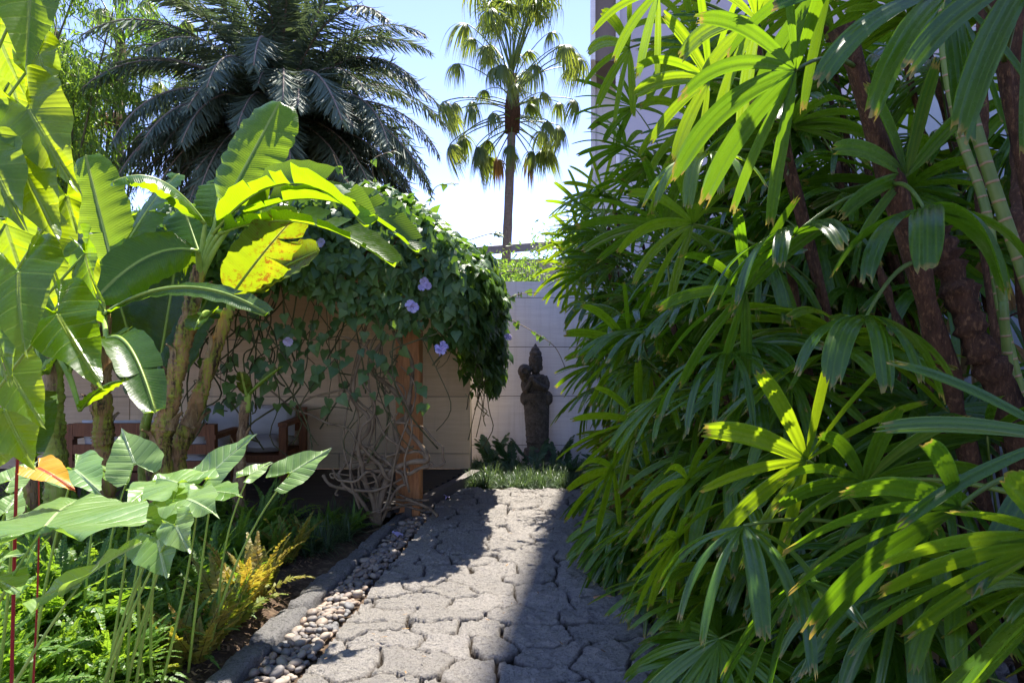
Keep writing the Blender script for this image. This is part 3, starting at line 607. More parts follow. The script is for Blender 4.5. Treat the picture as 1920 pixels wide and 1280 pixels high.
# ---------------------------------------------------------------- sofas
def sofa(px0, px1, Yb, Yf, label, backtocam=False):
    x0, x1 = (px0-960)/1280*(Yb if backtocam else Yf), (px1-960)/1280*(Yb if backtocam else Yf); z = .097
    t_ = empty('sofa', ((x0+x1)/2, (Yb+Yf)/2, z), label, 'sofa'); fr = lambda: MB(); lw = .07; lo, hi = min(Yb, Yf), max(Yb, Yf); sg = 1 if Yf > Yb else -1
    for xx in (x0, x1-lw):
        for yy in (lo, hi-lw):
            m = MB(); m.box(xx, xx+lw, yy, yy+lw, z, z+(.7 if abs(yy-Yb) < .1 or (sg < 0 and yy > lo) else .57)); m.build('leg', M_teak, t_, False)
        m = MB(); m.box(xx-.01, xx+lw+.01, lo+.001, hi-lw-.002 if sg < 0 else hi, z+.572, z+.61); m.build('armrest', M_teak, t_, False)
    m = MB(); m.box(x0+lw+.002, x1-lw-.002, lo+.02, hi-.02, z+.22, z+.29); m.build('seat_frame', M_teak, t_, False)
    m = MB(); ybk = (Yb, Yb+.035) if sg > 0 else (Yb-.035, Yb)
    for za, zb in ((.6, .71), (.45, .53), (.31, .39)) if sg > 0 else ((.64, .72), (.45, .53)): m.box(x0+lw+.003, x1-lw-.003, *ybk, z+za, z+zb)
    m.build('back_rail', M_teak, t_, False)
    n = 3 if (x1-x0) > 1.3 else 2; cw = (x1-x0-2*lw-.02)/n
    def pillow(cx, cy, cz, w_, d_, h_, name):
        m = MB(); nn = 12; a = np.linspace(-1, 1, nn); P = []
        for sgn in (1, -1):
            X_, Y_ = np.meshgrid(a, a); e = (1-np.abs(X_)**5)*(1-np.abs(Y_)**5); q = np.stack([X_*w_/2, Y_*d_/2, sgn*h_/2*np.sqrt(np.clip(e, 0, 1))+.004*np.sin(X_*7+Y_*3)], -1)
            if sgn < 0: q = q[:, ::-1]
            m.grid(q)
        return m
    for i in range(n):
        cx = x0+lw+.01+cw*(i+.5); m = pillow(0, 0, 0, cw-.01, hi-lo-.1, .14, ''); m.v = [v+V(cx, (lo+hi)/2, z+.365) for v in m.v]; m.build('seat_cushion', M_cush, t_)
        m = pillow(0, 0, 0, cw-.02, .32, .17, ''); an = R(78)*(-1 if sg > 0 else 1); c, s = math.cos(an), math.sin(an); yb = Yb+sg*.13
        m.v = [np.stack([v[:, 0]+cx, v[:, 1]*c-v[:, 2]*s+yb, v[:, 1]*s+v[:, 2]*c+z+.57], -1) for v in m.v]; m.build('back_cushion', M_cush, t_)
sofa(310, 536, 7.35, 6.65, 'teak sofa with grey cushions standing against the brown wall, facing the camera')
sofa(120, 402, 5.78, 6.35, 'teak sofa seen from behind through the banana trunks, slatted back', True)

# ---------------------------------------------------------------- statue
def statue():
    Ys = 8.15; k = Ys/1280/4.27; cx = at(920+365/4.27, 0, Ys)[0]; zt = at(0, 620+100/4.27, Ys)[2]
    def p(x, y, dy=0): return V(cx+(x-365)*k, Ys+dy, zt-(y-100)*k)
    mb = MB()
    def ell(c, rx, ry, rz, n=12, m=18, rot=0):
        P = np.zeros((n, m, 3))
        for i in range(n):
            ph = math.pi*i/(n-1)
            for j in range(m):
                th = 2*math.pi*j/m; q = V(rx*math.sin(ph)*math.cos(th), ry*math.sin(ph)*math.sin(th), rz*math.cos(ph))
                P[i, j] = c+V(q[0]*math.cos(rot)+q[2]*math.sin(rot), q[1], -q[0]*math.sin(rot)+q[2]*math.cos(rot))
        mb.grid(P[:, ::-1], None, 0, .5, close=True)
    def lathe(prof, flat=.75, dy=0):          # prof: (y, x0, x1)
        n, m = len(prof), 24; P = np.zeros((n, m, 3))
        for i, (y, a, b_) in enumerate(prof):
            c = p((a+b_)/2, y, dy); r = (b_-a)/2*k
            for j in range(m):
                th = 2*math.pi*j/m; P[i, j] = c+V(r*math.cos(th), r*flat*math.sin(th), 0)
        b0 = mb.n; mb.grid(P[:, ::-1], None, 0, .5, close=True)
        mb.f.append(tuple(b0+j for j in range(m))); mb.m.append(0); mb.f.append(tuple(b0+(n-1)*m+j for j in reversed(range(m)))); mb.m.append(0)
    def limb(pts, rs): mb.tube(cr(pts, 5), np.interp(np.linspace(0, 1, (len(pts)-1)*5+1), np.linspace(0, 1, len(rs)), rs), 12)
    # crown tiers
    lathe([(98, 353, 361), (110, 349, 367), (124, 342, 374), (130, 338, 378), (140, 326, 390), (153, 324, 392), (158, 330, 386), (162, 318, 400), (175, 309, 408), (190, 310, 408), (203, 316, 404), (207, 306, 414), (214, 303, 416), (222, 307, 413), (228, 302, 417), (246, 305, 414), (254, 308, 412), (262, 303, 416), (268, 306, 414), (272, 314, 404)], 1)
    ell(p(360, 292), 47*k, 50*k, 50*k)                                       # head
    ell(p(360, 318, -.012), 34*k, 40*k, 24*k)                                # jaw
    ell(p(360, 300, -.078), 8*k, 11*k, 16*k)                                # nose
    for s_ in (-1, 1):
        ell(p(360+19*s_, 286, -.07), 13*k, 8*k, 6*k); ell(p(360+19*s_, 277, -.074), 16*k, 7*k, 4*k, rot=.15*s_)
        ell(p(360+50*s_, 295), 8*k, 14*k, 26*k); ell(p(360+22*s_, 308, -.055), 13*k, 10*k, 12*k)
    ell(p(360, 322, -.076), 13*k, 7*k, 4*k); ell(p(360, 329, -.074), 10*k, 7*k, 4*k)
    lathe([(330, 335, 388), (352, 328, 396), (362, 300, 430)], .85)          # neck
    lathe([(348, 300, 425), (372, 268, 450), (400, 262, 455), (440, 272, 446), (475, 285, 436), (500, 270, 448), (530, 258, 462)], .62)
    for yy in (498, 512, 526, 545): lathe([(yy-5, 262, 460), (yy, 254, 470), (yy+5, 262, 460)], .68)
    # sarong
    lathe([(520, 262, 466), (560, 262, 470), (620, 266, 470), (700, 272, 469), (780, 278, 467), (860, 284, 466), (920, 290, 462), (975, 292, 460)], .62)
    lathe([(545, 335, 392), (600, 340, 386), (700, 345, 380), (780, 348, 377), (830, 356, 368)], .55, -.075)   # front pleat
    for i in range(7): lathe([(572+i*52, 285-i, 455), (576+i*52, 268+i*2, 470-i), (580+i*52, 285-i, 455)], .66)
    lathe([(940, 268, 490), (990, 262, 496), (1040, 262, 496)], .7)                                      # plinth
    for xx, s_ in ((282, -1), (450, 1)):                                                                    # hip knots
        limb([p(xx-s_*10, 488, 0), p(xx+s_*8, 520, -.02), p(xx+s_*8, 560, -.02), p(xx-s_*4, 600, -.01)], [.03, .055, .055, .02])
        ell(p(xx+s_*6, 540, -.03), 22*k, 30*k, 46*k)
    # arms, jar
    limb([p(425, 370), p(446, 420, -.02), p(440, 465, -.05)], [.046, .042, .036])
    limb([p(440, 466, -.06), p(400, 440, -.11), p(360, 410, -.13), p(325, 375, -.12)], [.036, .034, .028, .02])
    limb([p(285, 385, 0), p(268, 430, -.03), p(280, 486, -.05)], [.042, .042, .036])
    limb([p(280, 486, -.06), p(300, 440, -.1), p(318, 395, -.12)], [.034, .03, .022])
    for q, (fx, fy) in enumerate(((305, 368), (312, 360), (320, 354), (330, 350))):
        limb([p(326+q, 380, -.125), p(fx+8, fy+8, -.135), p(fx, fy, -.12)], [.011, .0105, .008])
    limb([p(330, 390, -.12), p(340, 372, -.13), p(336, 360, -.13)], [.011, .01, .008])
    ell(p(270, 322, -.03), 54*k, 60*k, 58*k); limb([p(262, 350, -.02), p(285, 395, -.03)], [.06, .05])
    m = 20; P = np.zeros((7, m, 3))
    for i, (r, dy) in enumerate(((30, -.055), (31, -.12), (24, -.128), (16, -.126), (14, -.118), (12, -.115), (1, -.115))):
        for j in range(m): th = 2*math.pi*j/m; P[i, j] = p(270+r*math.cos(th), 318+r*math.sin(th), dy)
    mb.grid(P, None, 0, .5, close=True)
    for i in range(14):                                                      # necklace beads
        a = R(200+i*140/13); ell(p(362+48*math.cos(a), 345-28*math.sin(a), -.075), 7*k, 7*k, 7*k, 6, 8)
    o = mb.build('statue', M_stat, None, True, (cx, Ys, 0))
    md = o.modifiers.new('remesh', 'REMESH'); md.mode = 'VOXEL'; md.voxel_size = .0072; md.use_smooth_shade = True
    tx = bpy.data.textures.new('chips', 'CLOUDS'); tx.noise_scale = .03; tx.noise_depth = 3
    dm = o.modifiers.new('chips', 'DISPLACE'); dm.texture = tx; dm.strength = .008; dm.texture_coords = 'LOCAL'
    tag(o, 'dark carved stone figure in a tiered crown, a jar on its shoulder', 'statue')
    # hole of the jar
    mb = MB()
statue()

# ---------------------------------------------------------------- low planting before the wall
def tuft(nb, L, seed, wdt=.0035):
    mb = MB()
    for i in range(nb):
        a = rng.random()*6.283; pit = R(rng.uniform(35, 88)); d = V(math.cos(a)*math.cos(pit), math.sin(a)*math.cos(pit), math.sin(pit)); l = L*rng.uniform(.6, 1.1)
        pts, D = arc(V(rng.normal()*.02, rng.normal()*.02, 0), d, l, 6, 9/ (L/.2)*rng.uniform(.6, 1.2)*.9); strap(mb, pts, D, V(-math.sin(a), math.cos(a), 0), wdt, lambda t: 1-t**2*.9, 2, mat=0, var=rng.random())
    return mb.mesh('mondo_grass', [M_gra])
TU = [tuft(120, .2, i) for i in range(4)]
k = 0
for y in np.arange(7.02, 8.3, .13):
    for x in np.arange(-.45, 1.9, .15):
        if k >= 130 or (y > 7.85 and .1 < x < .5): continue
        o = place(TU[rng.integers(4)], 'mondo_grass', None, (x+rng.normal()*.04, y+rng.normal()*.035, -.03), (0, 0, rng.random()*6), rng.uniform(.75, 1.2)); k += 1
        tag(o, 'dark tuft of mondo grass in the bed between paving and statue', 'grass tuft', 'mondo grass tufts before the statue')
for px, py in ((600, 1000), (640, 985), (655, 1010), (620, 1030), (590, 1040), (675, 985), (560, 985), (690, 960)):
    p = at(px, py, 1.5*1280/(py-640)); o = place(TU[rng.integers(4)], 'mondo_grass', None, (p[0]-.05, p[1], -.01), (0, 0, rng.random()*6), 1.3)
    tag(o, 'dark tuft of mondo grass in the shaded bed beside the far end of the kerb', 'grass tuft', 'mondo grass tufts beside the kerb')
def rosette(n, L, W, mat, sag=3, pit=(15, 65)):
    mb = MB()
    for i in range(n):
        a = i*2.4+rng.normal()*.2; p_ = R(rng.uniform(*pit)); d = V(math.cos(a)*math.cos(p_), math.sin(a)*math.cos(p_), math.sin(p_)); pts, D = arc(V(0, 0, 0), d, L*rng.uniform(.7, 1.1), 8, sag)
        strap(mb, pts, D, V(-math.sin(a), math.cos(a), 0), W, lambda t: np.sin(np.clip(t*.93+.07, 0, 1)*math.pi)**.7, 5, 0, .2, 0, rng.random(), wave=.1)
    return mb.mesh('leafy_plant', [mat])
RO = [rosette(14, .26, .045, M_gcv) for i in range(3)]
for i, (x, y) in enumerate([(-.35, 8.0), (-.1, 8.2), (.1, 7.95), (.25, 7.8), (.5, 7.95), (.7, 8.1), (.85, 7.9), (1.05, 8.15), (1.25, 7.95), (1.5, 8.1), (.0, 7.75), (.65, 7.75), (-.2, 7.85), (1.0, 7.7)]):
    o = place(RO[i % 3], 'leafy_plant', None, (x, y, -.02), (0, 0, i*1.3), rng.uniform(.9, 1.3)); tag(o, 'dark broad-leaved ground plant at the foot of the pale wall', 'plant', 'broad-leaved plants round the statue')
def pinnate(n, L, sag, pit, lw, ll, mat, stem_r=.003, ang=60, taper=None, nrmj=.15, tipang=None, name='frond', stemmat=1, start=.12, mats=None, roll=0, blunt=False, vfold=.3):
    """feather leaf: leaflets in two rows on a bending rib"""
    mb = MB(); d = V(math.cos(pit), 0, math.sin(pit)); pts, D = arc(V(0, 0, 0), d, L, 16, sag); S, Nn = frames(D, V(0, 1, 0)); tt = np.linspace(0, 1, 17)
    mb.tube(pts, np.linspace(stem_r, stem_r*.35, 17), 5, stemmat)
    f = lambda A, t: np.stack([np.interp(t, tt, A[:, i]) for i in range(3)], -1)
    t = np.linspace(start, 1, n); taper = taper or (lambda t: np.interp(t, [0, .15, .5, .85, 1], [.35, .8, 1, .65, .25]))
    B, s_, d_, n_ = f(pts, t), f(S, t), f(D, t), f(Nn, t)
    for sg in (-1, 1):
        a = R(ang)*np.interp(t, [0, 1], [1.15, .55])+rng.normal(size=n)*nrmj*.5
        td = d_*np.cos(a)[:, None]+s_*(sg*np.sin(a))[:, None]+n_*(vfold+rng.normal(size=n)*nrmj)[:, None]
        td += V(0, 0, -.12); sz = ll*taper(t)*(1+rng.normal(size=n)*.06)
        if blunt: tv = np.array([(0, 0, 0), (-1, .1, 0), (1.3, .05, .01), (-.9, .6, -.02), (1, .65, -.02), (0, 1, -.08)]); tf = [(0, 2, 4, 3), (3, 4, 5, 5)]; tf = [(1, 2, 4), (1, 4, 3), (3, 4, 5)]
        else: tv = np.array([(-.5, 0, 0), (.5, 0, 0), (-1, .35, .0), (1, .35, .0), (-.7, .72, -.05), (.7, .72, -.05), (0, 1, -.14)]); tf = [(0, 1, 3), (0, 3, 2), (2, 3, 5), (2, 5, 4), (4, 5, 6)]
        nn_ = n_+rng.normal(size=(n, 3))*nrmj
        tdn = td/np.linalg.norm(td, axis=1)[:, None]; ss = np.cross(tdn, nn_); ss /= np.linalg.norm(ss, axis=1)[:, None]; n2 = np.cross(ss, tdn)
        Mx = np.stack([ss*(lw/2), tdn*sz[:, None], n2*sz[:, None]], -1); mb.many(tv, tf, Mx, B, 0, tv[:, :2]*.1, rng.random(n))
    return mb
# zz-like sprigs by the statue
ZZ = pinnate(13, .42, 1.2, R(62), .045, .1, M_gcv, ang=55, start=.25).mesh('sprig', [M_gcv, M_vsd])
for (px, py, Y, rz, sc_) in ((1000, 858, 7.9, 1.6, 1.), (960, 850, 8.0, 2.6, 1.1), (1035, 850, 8., .4, 1.1), (925, 870, 8., 2.9, 1.), (1060, 860, 7.8, 1.0, .8), (915, 860, 8.1, .6, 1.)):
    p = at(px, py, Y); t_ = empty('sprig_plant', (p[0], p[1], 0), 'feathery sprig plant rising at the foot of the statue', 'plant', 'feathery sprigs at the statue')
    for q in range(3): place(ZZ, 'sprig', t_, (0, 0, 0), (0, 0, rz+q*1.1-1+rng.normal()*.2), sc_*rng.uniform(.7, 1.05)*1.1)

# ---------------------------------------------------------------- ferns
def fern_mesh(mats, nf, L, seed):
    out = MB()
    for i in range(nf):
        l = L*rng.uniform(.6, 1.1); f = pinnate(36, l, rng.uniform(1.2, 3.4), R(rng.uniform(38, 82)), .014, .048*rng.uniform(.8, 1.1), M_fer, .002, 78, lambda t: np.interp(t, [0, .2, .6, 1], [.5, 1, .9, .15]), .2, blunt=True, vfold=.08)
        a = rng.random()*6.283; c, s = math.cos(a), math.sin(a)
        for v, uv, vr in zip(f.v, f.uv, f.var):
            v2 = np.stack([v[:, 0]*c-v[:, 1]*s+rng.normal()*0, v[:, 0]*s+v[:, 1]*c, v[:, 2]], -1); out.v.append(v2); out.uv.append(uv); out.tp.append(np.zeros(len(v))); out.var.append(np.clip(vr*.5+rng.random()*.1+(i % 5)*.1, 0, 1))
        out.f += [tuple(x+out.n for x in q) for q in f.f]; out.m += f.m; out.n += f.n
    return out.mesh('fern', mats)
FE = [fern_mesh([M_fer, M_pet], 26, .54, i) for i in range(5)]; FY = [fern_mesh([M_fey, M_fib], 9, .42, 9+i) for i in range(2)]
fl = []
for y in np.arange(2.05, 6.2, .3):
    for x in np.arange(-4.6, -1.0, .31):
        xx, yy = x+rng.normal()*.07, y+rng.normal()*.07
        if xx > kx(yy)-.25-.14*math.sin(yy*3) or abs(xx/yy) > .83: continue
        if yy > 5.5 : continue
        fl.append((xx, yy))
for q in range(60):
    yy = rng.uniform(2.1, 3.2); xx = rng.uniform(-.85*yy-.1, kx(yy)-.32); fl.insert(0, (xx, yy))
for i, (x, y) in enumerate(fl[:290]):
    o = place(FE[i % 5], 'fern', None, (x, y, 0), (rng.normal()*.08, rng.normal()*.08, rng.random()*6), (rng.uniform(.7, 1.05) if y > 3.3 else rng.uniform(.95, 1.35))*(.62 if x > kx(y)-.55 else 1))
    tag(o, 'green sword fern in the bed left of the path', 'fern', 'sword ferns massed in the left bed')
for i, (px, py) in enumerate(((478, 1130), (390, 1225), (455, 1150), (330, 1262), (425, 1190), (500, 1105), (540, 1060), (570, 1030), (370, 1250))):
    p = at(px, py, 1.5*1280/(py-640)); o = place(FY[i % 2], 'yellowing_fern', None, (p[0], p[1], 0), (0, 0, i*1.7), rng.uniform(.8, 1.1)); tag(o, 'yellowing, browning fern among the green ferns left of the path', 'fern', 'yellowing ferns in the left bed')
o = place(fern_mesh([M_fer, M_pet], 4, .3, 77), 'fern_sprout', None, (-1.5, 3.3, 0), (0, 0, .4), 1); tag(o, 'small lone fern sprout on bare soil by the kerb', 'fern')
# litter
mb = MB(); n = 2600; x = rng.uniform(-2.6, -1.3, n); y = rng.uniform(2.2, 5.6, n); kk = x < kx(y)-.02; x, y = x[kk], y[kk]; n = len(x)
tv = np.array([(-.12, 0, 0), (.12, 0, .02), (-.1, 1, .05), (.1, 1, .03)]); td = rng.normal(size=(n, 3))*V(1, 1, .12); leaves(mb, np.stack([x, y, .012+.02*rng.random(n)], -1), td, np.tile(V(0, .2, 1), (n, 1)), rng.uniform(.01, .055, n), None, tv, [(0, 1, 3), (0, 3, 2)])
tag(mb.build('leaf_litter', m_noise('dry_litter', (.13, .07, .035), (.32, .2, .11), 9, .9)), 'brown twigs and leaf scraps strewn on the soil by the kerb', 'litter', kind='stuff')

mb = MB(); n = 90; y = rng.uniform(2.6, 6.8, n); x = ex(y)+.05+rng.random(n)**1.5*1.9; td = rng.normal(size=(n, 3))*V(1, 1, .1)
leaves(mb, np.stack([x, y, .035+.01*rng.random(n)], -1), td, np.tile(V(0, .1, 1), (n, 1)), rng.uniform(.008, .035, n), None, tv, [(0, 1, 3), (0, 3, 2)])
tag(mb.build('path_litter', m_noise('path_litter_brown', (.16, .09, .04), (.36, .24, .12), 9, .9)), 'tiny dry leaf scraps scattered over the paving', 'litter', kind='stuff')
# ---------------------------------------------------------------- banana plants
def banana_trunk(pts, r0, r1, mat, parent, flaps=5):
    q = cr(pts, 10); n = len(q); r = np.linspace(r0, r1, n)*.84*(1+.08*np.sin(np.arange(n)*.9)+.03*rng.normal(size=n)); mb = MB(); mb.tube(cr(q[::2], 6), np.interp(np.linspace(0, 1, len(cr(q[::2], 6))), np.linspace(0, 1, n), r)*(1+.05*rng.normal(size=len(cr(q[::2], 6)))), 22, 0, rough=.055); o = mb.build('trunk', mat, parent)
    D = dirsof(q)
    for i in range(flaps):                                # dry sheaths peeling off
        k = rng.integers(2, n-6); a = rng.random()*6.28; ou = V(math.cos(a), math.sin(a)*.8-.3, 0); mb = MB(); L = rng.uniform(.18, .42)
        m = 7; ts = np.linspace(0, 1, m); base_ = np.stack([np.interp(k+ts*L*18, np.arange(n), q[:, c]) for c in range(3)], -1)
        rr = np.interp(k+ts*L*18, np.arange(n), r); P = base_+nz(ou)*(rr*1.02+.01+ts**3*.05)[:, None]
        strap(mb, P, dirsof(P), np.cross(D[k], ou), r[k]*.8, lambda t: 1-t**2*.8, 5, .05, -.5, 0, .5, wave=.12); mb.build('sheath', M_bdr, parent)
    return q
BR = [0]
A = lambda px, py, Y: at(px, py, Y*1.1)
def banana(name_label, trunk, leaves_, mat=M_btr, r=(.085, .055), flaps=6, cat='banana plant'):
    g_ = trunk[0].copy(); g_[2] = 0; t_ = empty('banana_plant', g_, name_label, cat, 'banana plants in the left bed')
    q = banana_trunk([V(g_[0], g_[1], -.05)]+trunk[0:], *r, mat, t_, flaps); topp = q[-1]
    for (p0, p1, W, sd, ar, fo, te, old) in leaves_:
        mid = (p0+p1)/2+V(0, 0, ar); P = bez(p0, mid, p1, 22)
        mb = MB(); banana_blade(mb, P, sd, W, fo, te, 0, 1, rng.random()); o = mb.build('leaf', [M_bano if old else M_ban, M_pet], t_)
        k = nz(P[0]-P[1]); mb = MB(); L = np.linalg.norm(p0-topp); mb.tube(bez(topp-V(0, 0, .08), (topp+p0)/2+V(0, 0, .05)+k*0, p0, 10), np.linspace(.026, .013, 10), 8); mb.build('leaf_stalk', M_pet, t_)
    return t_
banana('banana plant with twin brown peeling trunk and long arching torn leaves over the vine', [A(330, 870, 4.3), A(365, 770, 4.35), A(395, 680, 4.4), A(430, 580, 4.45)],
 [(A(430, 560, 4.4), A(560, 400, 4.1), .2, V(.75, -.2, .6), .05, .1, 1, 1), (A(450, 545, 4.5), A(600, 470, 4.4), .16, V(.4, .3, .8), .02, .1, 2, 1),
  (A(395, 590, 4.5), A(365, 620, 3.9), .09, V(1, 0, .2), .12, .1, 0, 0)], r=(.085, .05))
banana('banana plant with a green and brown trunk, its tall upright leaf standing above the rest', [A(300, 860, 4.1), A(315, 770, 4.12), A(335, 680, 4.15), A(355, 590, 4.2), A(375, 500, 4.25)],
 [(A(418, 390, 4.3), A(525, 190, 4.5), .24, V(.93, -.2, -.3), .0, .12, 0, 0),
  (A(400, 440, 4.2), A(690, 430, 3.8), .15, V(.1, .8, .3), .62, -.35, 6, 0),
  (A(410, 440, 4.2), A(740, 502, 3.9), .16, V(.1, .9, .25), .36, -.3, 8, 0),
  (A(440, 420, 4.2), A(785, 475, 3.9), .15, V(.0, .9, .3), .5, -.35, 7, 0),
  (A(370, 470, 4.1), A(180, 560, 3.7), .16, V(0, .7, .7), .22, .2, 0, 0),
  (A(385, 420, 4.2), A(210, 340, 3.8), .13, V(0, .8, -.5), .3, -.2, 3, 0),
  (A(400, 430, 4.3), A(420, 330, 4.6), .17, V(1, 0, .2), .1, .1, 1, 0),
  (A(375, 480, 4.5), A(345, 390, 4.7), .17, V(1, .1, 0), 0, .1, 0, 0)], r=(.09, .055), flaps=9)
banana('banana plant with a straight yellow-brown trunk ringed with dark scars', [A(195, 880, 4.2), A(192, 780, 4.2), A(188, 680, 4.2), A(190, 560, 4.2)],
 [(A(215, 510, 4.1), A(160, 290, 4.2), .19, V(1, 0, .2), 0, .15, 1, 0), (A(225, 480, 4.1), A(335, 325, 4.3), .19, V(.7, 0, .7), .1, .2, 2, 0),
  (A(190, 595, 3.9), A(505, 590, 3.4), .1, V(.1, .9, .4), .34, .25, 1, 0), (A(200, 640, 3.6), A(292, 775, 3.1), .115, V(.8, .3, .5), .3, .15, 1, 0),
  (A(235, 500, 4.3), A(240, 400, 4.5), .15, V(1, 0, 0), 0, .1, 1, 0)], r=(.085, .065))
banana('young banana plant with broad glowing backlit leaves between the trunks', [A(270, 840, 4.55), A(275, 780, 4.55)],
 [(A(290, 740, 4.5), A(345, 400, 4.7), .27, V(.97, .1, .2), 0, .1, 1, 0), (A(275, 740, 4.5), A(210, 520, 4.6), .2, V(1, 0, -.2), 0, .15, 0, 0), (A(300, 740, 4.4), A(400, 540, 4.6), .16, V(.8, 0, .5), .05, .1, 1, 0)], M_btg, (.05, .035), 0)
banana('banana plant with a smooth pale green trunk and branching stalks at the far left', [A(105, 920, 3.9), A(103, 820, 3.9), A(100, 740, 3.9), A(108, 640, 3.9)],
 [(A(130, 700, 3.8), A(175, 560, 3.7), .13, V(1, 0, .3), .1, .2, 1, 0), (A(90, 700, 3.8), A(20, 790, 3.4), .13, V(.5, .5, .6), .2, .15, 1, 0), (A(150, 770, 3.7), A(235, 715, 3.6), .1, V(.3, .8, .3), .1, .2, 0, 0),
  (A(80, 700, 3.8), A(40, 560, 3.9), .15, V(1, .1, .2), .05, .1, 1, 0), (A(120, 690, 3.9), A(130, 540, 4.3), .16, V(1, .1, 0), .0, .1, 0, 0)], M_btg, (.085, .06), 1)
banana('banana plant with a dark weathered trunk behind the far left stalks', [A(55, 920, 4.2), A(50, 800, 4.2), A(60, 700, 4.2)],
 [(A(60, 680, 4.2), A(100, 520, 4.3), .17, V(1, 0, .1), 0, .1, 1, 0), (A(50, 690, 4.2), A(-60, 560, 4.2), .17, V(.7, 0, -.7), .1, .1, 1, 0), (A(60, 720, 4), A(60, 860, 3.4), .13, V(1, 0, .1), .2, .1, 1, 0)], M_btr, (.07, .05), 3)
banana('stubby cut-back banana plant with two small ragged yellow-green leaves by the sofa', [A(448, 900, 4.6), A(452, 850, 4.6), A(458, 770, 4.6), A(463, 752, 4.6)],
 [(A(462, 742, 4.58), A(452, 698, 4.5), .055, V(.95, 0, .2), 0, .1, 2, 1), (A(470, 738, 4.58), A(526, 690, 4.4), .075, V(.5, .2, .75), .03, .15, 1, 1)], M_bdr, (.055, .035), 4)

# ---------------------------------------------------------------- heart-leaved plants
A = lambda px, py, Y: at(px, py, Y*.84)
def heart_plant(kind, label, cat, group, base, leaves_, mat, smat, sr=.009):
    t_ = empty(kind, base, label, cat, group)
    for (pa, pt, nm, wd, dr, cu, wv, lo) in leaves_:
        kb = .72 if kind == 'elephant_ear' else 0
        mb = MB(); heart_blade(mb, pa, pt, V(*nm), wd, dr, cu, wv, 0, rng.random(), lo); mb.build('leaf', mat, t_)
        b = V(base[0]*(1-kb)+pa[0]*kb+rng.normal()*.02, base[1]*(1-kb)+pa[1]*kb+rng.normal()*.02, base[2]); b[0] = min(b[0], kx(b[1])-.12) if kb else b[0]; mid = (b+pa)/2+V((pa[0]-b[0])*-.25+rng.normal()*.05, rng.normal()*.05, .12*abs(pa[2]-b[2])); mb = MB(); mb.tube(bez(b, mid, pa-nz(V(*nm))*.0, 14), np.linspace(sr, sr*.45, 14), 8); mb.build('stalk', smat, t_)
UP = (0, -.25, 1)
ee = lambda label, base, lv, mat=M_alo, sm=M_pet, sr=.007: heart_plant('elephant_ear', label, 'elephant ear plant', 'elephant ear plants in the left bed', V(base[0], base[1]*.84, 0), lv, mat, sm, sr)
ee('foreground elephant ear, broad pale leaf on a thick stalk at the left edge', (-1.52, 1.95), [(A(85, 985, 2.15), A(150, 905, 2.62), (.12, -.55, 1), 1.25, .12, .05, .05, 1.1), (A(5, 1045, 2.0), A(45, 1035, 2.0), (0, -.3, 1), 1.1, .1, .2, .1, 1)])
ee('foreground elephant ear seen from below, curled glowing yellow-green leaf', (-1.45, 1.9), [(A(155, 1088, 2.05), A(262, 1005, 2.3), (-.5, -.1, .9), 1.0, .05, .3, .08, 1.3), (A(-10, 1085, 2.1), A(40, 1100, 2.), (0, .2, 1), 1.1, .1, .2, .1, 1)])
ee('elephant ear with a ribbed leaf hanging tip down on a bright stalk above the ferns', (-1.66, 2.9), [(A(296, 1010, 2.85), A(308, 1080, 2.7), (.05, -1, .35), 1.35, .1, .12, .06, 1.1), (A(300, 990, 2.95), A(360, 955, 3.1), (.0, -.5, 1), 1.0, .15, .1, .08, 1.2), (A(245, 962, 2.9), A(185, 938, 2.7), (.3, -.1, 1), .9, .2, .1, .08, 1.)])
ee('elephant ear with several overlapping sun-bleached white leaves', (-1.75, 3.35), [(A(372, 925, 3.3), A(445, 905, 3.1), (.1, -.3, 1), 1.1, .2, .05, .07, 1.1), (A(300, 905, 3.3), A(240, 925, 3.0), (.0, -.5, 1), 1.0, .2, .05, .07, 1.2), (A(330, 900, 3.4), A(395, 875, 3.6), (0, -.6, 1), 1.0, .1, .1, .06, 1.), (A(290, 945, 3.2), A(340, 965, 2.9), (0, -.6, 1), 1.0, .1, .1, .06, 1.)])
ee('elephant ear cluster of bleached wavy leaves left of the tall leaning stalks', (-1.95, 3.3), [(A(335, 905, 3.1), A(290, 885, 3.3), (.1, -.5, 1), 1.2, .15, .05, .08, 1.2), (A(352, 935, 2.95), A(400, 950, 2.8), (-.1, -.5, 1), 1.1, .2, .05, .09, 1.1)])
ee('elephant ear with a creased leaf bending over beside the ribbed hanging one', (-1.8, 2.8), [(A(330, 985, 2.8), A(352, 1035, 2.7), (-.3, -.8, .6), 1.1, .1, .1, .08, 1.1)])
ee('elephant ear leaf held upright in front of the banana trunk foot', (-2.1, 3.6), [(A(252, 868, 3.5), A(225, 800, 3.6), (.15, -.9, .6), 1.25, .1, .12, .05, 1.1), (A(190, 880, 3.6), A(150, 850, 3.5), (0, -.6, 1), 1.1, .2, .1, .05, 1.)])
ee('elephant ear leaf tilted up to the right before the sofa cushions', (-1.72, 3.7), [(A(405, 878, 3.6), A(480, 808, 3.7), (-.3, -.7, .8), 1.05, .06, .12, .05, 1.3)])
ee('elephant ear with small dark leaf low beside the tilted one', (-1.6, 4.1), [(A(470, 888, 3.9), A(512, 862, 4.0), (0, -.6, .9), 1.0, .1, .1, .05, 1.2)])
ee('elephant ear nearest the pergola post, single pale leaf on a slender leaning stalk', (-1.55, 3.9), [(A(548, 884, 3.8), A(622, 836, 3.9), (-.1, -.8, .8), 1.0, .08, .1, .05, 1.3)])
